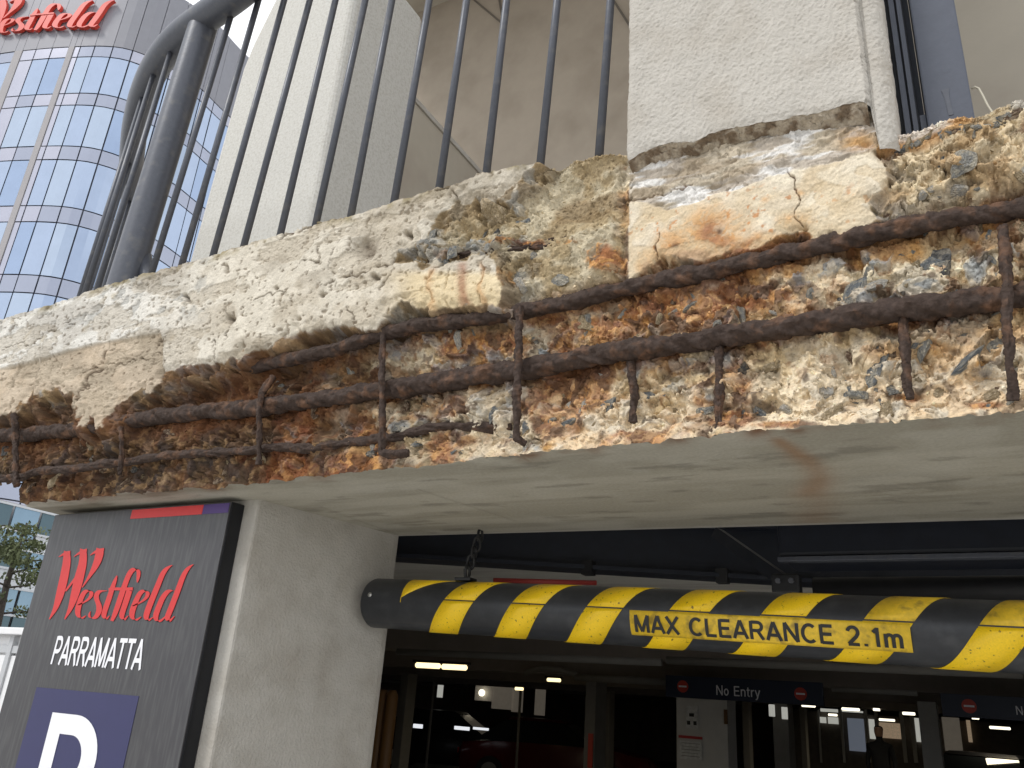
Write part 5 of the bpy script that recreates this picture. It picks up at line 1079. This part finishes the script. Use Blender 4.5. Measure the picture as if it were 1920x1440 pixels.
for ci in range(len(cols) - 1):
    s0, kd = cols[ci]; s1 = cols[ci + 1][0]; g = 0.035
    pan('parapet_panel', s0 + .012, s1 - .012, ZT + 0.02, ZP, 0.0, 0.06, MT['tower_grey'])
    if kd == 'p':
        pan('pier_panel', s0 + .01, s1 - .01, lv[-1], ZT, 0.0, 0.08, MT['tower_pier']); continue
    for r in range(len(lv) - 1):
        
        z1_, z0_ = lv[r] - g, lv[r + 1] + g
        spn = r % 2 == 0
        if spn: m_ = MT['spandrel_w'] if kd == 'w' or gl.random() < .15 else MT['spandrel']
        else: m_ = MT['spandrel_w'] if kd == 'w' or lv[r] < 13 else MT[gl.choice(['glass_a', 'glass_a', 'glass_b', 'glass_c'])]
        pan('spandrel' if spn else 'window_pane', s0 + g, s1 - g, z0_, z1_, 0.01 + gl.uniform(-.008, .008), 0.03, m_)
# raised letters on the parapet
SX0, SZ0 = sp((80 + 365 / 5.54, 1010 + 850 / 5.54))[[0, 2]]; SX1 = sp((80 + 1300 / 5.54, 1010 + 880 / 5.54))[0]
L0 = s_of(-6, 102); L1 = s_of(166, 87); kx = (L1 - L0) / (SX1 - SX0)
zb0 = float(atr((0, 67), tpt(L0, 0)[:2])[2]); zb1 = float(atr((165, 54), tpt(L1, 0)[:2])[2]); ztd = float(atr((205, 3), tpt(L1 + .8, 0)[:2])[2])
dz_s = sp((80 + 1520 / 5.54, 1010 + 285 / 5.54))[2] - sp((80 + 1300 / 5.54, 1010 + 880 / 5.54))[2]; kz = (ztd - zb1) / dz_s
let = thing('tower_lettering', 'large raised red script lettering on the grey tower parapet', 'lettering', tuple(tpt((L0 + L1) / 2, zb0)))
MT['red_sign'] = mat('red_letter', lin(226, 78, 62), 0.45)
def tower_pt(x, y, lift):
    p = sp((80 + x / 5.54, 1010 + y / 5.54)); s = L0 + (p[0] - SX0) * kx
    return tpt(s, zb0 + (zb1 - zb0) * (s - L0) / (L1 - L0) + (p[2] - SZ0) * kz, 0.12 + lift)
for m_ in logo_meshes(tower_pt, 0.16): m_.build('letter', MT['red_sign'], let)

# ================================================================== LOW GLASS BUILDING, TREE AND WHITE STALL AT THE LEFT
g0, g1 = atz((0, 941), 6.2)[:2], atz((107, 967), 6.2)[:2]; gd = (g1 - g0) / np.linalg.norm(g1 - g0); gn = np.array([gd[1], -gd[0]])
lowb = thing('glass_building', 'low building with bands of pale glass seen left of the sign', 'building', (float(g0[0]), float(g0[1]), 0))
zg = lambda py: float(atr((2, py), g0)[2])
lvl = [6.2] + [zg(p_) for p_ in (988, 1022, 1062, 1098, 1150, 1180)] + [0.0]
def gp(a, z, off=0): q_ = g0 + gd * a + gn * off; return (q_[0], q_[1], z)
MB().prism([gp(-6, 0, -.2), gp(12, 0, -.2), gp(12, 0, -4), gp(-6, 0, -4)], (0, 0, 6.3)).build('body', MT['tower_pier'], lowb)
MT['lowglass'] = mat('low_glass', (0.24, 0.34, 0.42), 0.1, metal=0.6, noise=.08, nscale=.6); MT['lowglass_d'] = mat('low_glass_dark', (0.10, 0.15, 0.17), 0.12, metal=0.5)
MT['lowwhite'] = mat('low_white', (0.62, 0.64, 0.66), 0.5, noise=.05, nscale=.6)
for r in range(7):
    z1_, z0_ = lvl[r] - .03, lvl[r + 1] + .03
    a = -6.0
    while a < 11:
        wd = 0.8; m_ = MT['lowwhite'] if r in (1, 3) and gl.random() < .75 else MT['lowglass'] if (r < 5 and gl.random() < .75) else MT['lowglass_d']
        MB().prism([gp(a + .04, z0_), gp(a + wd - .04, z0_), gp(a + wd - .04, z1_), gp(a + .04, z1_)], tuple(np.append(gn * .05, 0))).build('window_pane', m_, lowb); a += wd
    MB().prism([gp(-6, lvl[r] - .03, .02), gp(11.5, lvl[r] - .03, .02), gp(11.5, lvl[r] + .03, .02), gp(-6, lvl[r] + .03, .02)], tuple(np.append(gn * .06, 0))).build('floor_band', MT['lowwhite'], lowb)

MT['leaf'] = mat('leaf', (0.10, 0.12, 0.05), 0.7, noise=.4, nscale=3, col2=(0.06, 0.075, 0.03)); MT['bark'] = mat('bark', (0.06, 0.05, 0.04), 0.9, noise=.3, nscale=8)
def tree(px, py_base, y, h, label, seed, rad):
    r = random.Random(seed); c = aty((px, py_base), y); x, yy = c[0], y
    t = thing('street_tree', label, 'tree', (x, yy, 0))
    tr = MB().tube([(x, yy, 0), (x + .1, yy, h * .4), (x - .05, yy, h * .8), (x, yy, h)], [.07, .06, .04, .01], 10); tips = []
    for k in range(22):
        f = r.uniform(.42, 1.0); a = r.uniform(0, 6.28); l = rad * (1.15 - f * .75) * r.uniform(.6, 1.1); z = h * f
        p0 = Vector((x, yy, z)); p1 = p0 + Vector((math.cos(a) * l * .55, math.sin(a) * l * .55, .12 * l)); p2 = p0 + Vector((math.cos(a) * l, math.sin(a) * l, .05 * l + r.uniform(-.1, .15)))
        tr.tube([p0, p1, p2], [.015, .010, .004], 6); tips.append((p0, p1, p2, l))
    tr.build('trunk', MT['bark'], t, True)
    cr = MB(); nr = np.random.RandomState(seed)
    for (p0, p1, p2, l) in tips:
        for k in range(230):
            f = nr.rand() ** .6; q_ = p0.lerp(p2, .25 + .8 * f) + Vector((nr.randn() * .09, nr.randn() * .09, nr.randn() * .035 + .02)); s = .016 + .022 * nr.rand()
            u = Vector(nr.randn(3)).normalized(); w2_ = u.orthogonal().normalized()
            cr.add([q_ - u * s, q_ + w2_ * s * .45, q_ + u * s, q_ - w2_ * s * .45], [(0, 1, 2, 3)])
    cr.build('crown', MT['leaf'], t)
tree(-8, 1180, 5.0, 3.75, 'dark green layered tree in front of the low glass building', 5, 1.0)
MT['canvas'] = mat('white_canvas', lin(236, 236, 236), 0.7, noise=.04, nscale=3); MT['canvas_frame'] = mat('stall_frame', lin(190, 192, 194), 0.5)
sx = aty((0, 1190), 3.2)
stall = thing('white_kiosk', 'white panelled kiosk at the left edge behind the sign', 'kiosk', (float(sx[0]), 3.2, 0))
z_t = float(aty((20, 1186), 3.2)[2]); z_m = float(aty((20, 1222), 3.2)[2])
MB().box(-9.5, -5.2, 3.24, 5.2, 0, z_t - .02).build('body', MT['canvas'], stall); MB().box(-9.6, -5.1, 3.14, 5.3, z_t - .02, z_t + .04, .01).build('roof', MT['canvas'], stall)
for a in np.arange(-9.4, -5.2, .7):
    MB().box(a + .03, a + .67, 3.21, 3.238, .3, z_m - .03).build('wall_panel', MT['canvas'], stall); MB().box(a - .03, a + .028, 3.19, 3.238, 0, z_t - .03).build('frame_post', MT['canvas_frame'], stall)
MB().box(-9.5, -5.2, 3.2, 3.236, z_m - .01, z_m + .05).build('rail', MT['canvas_frame'], stall)
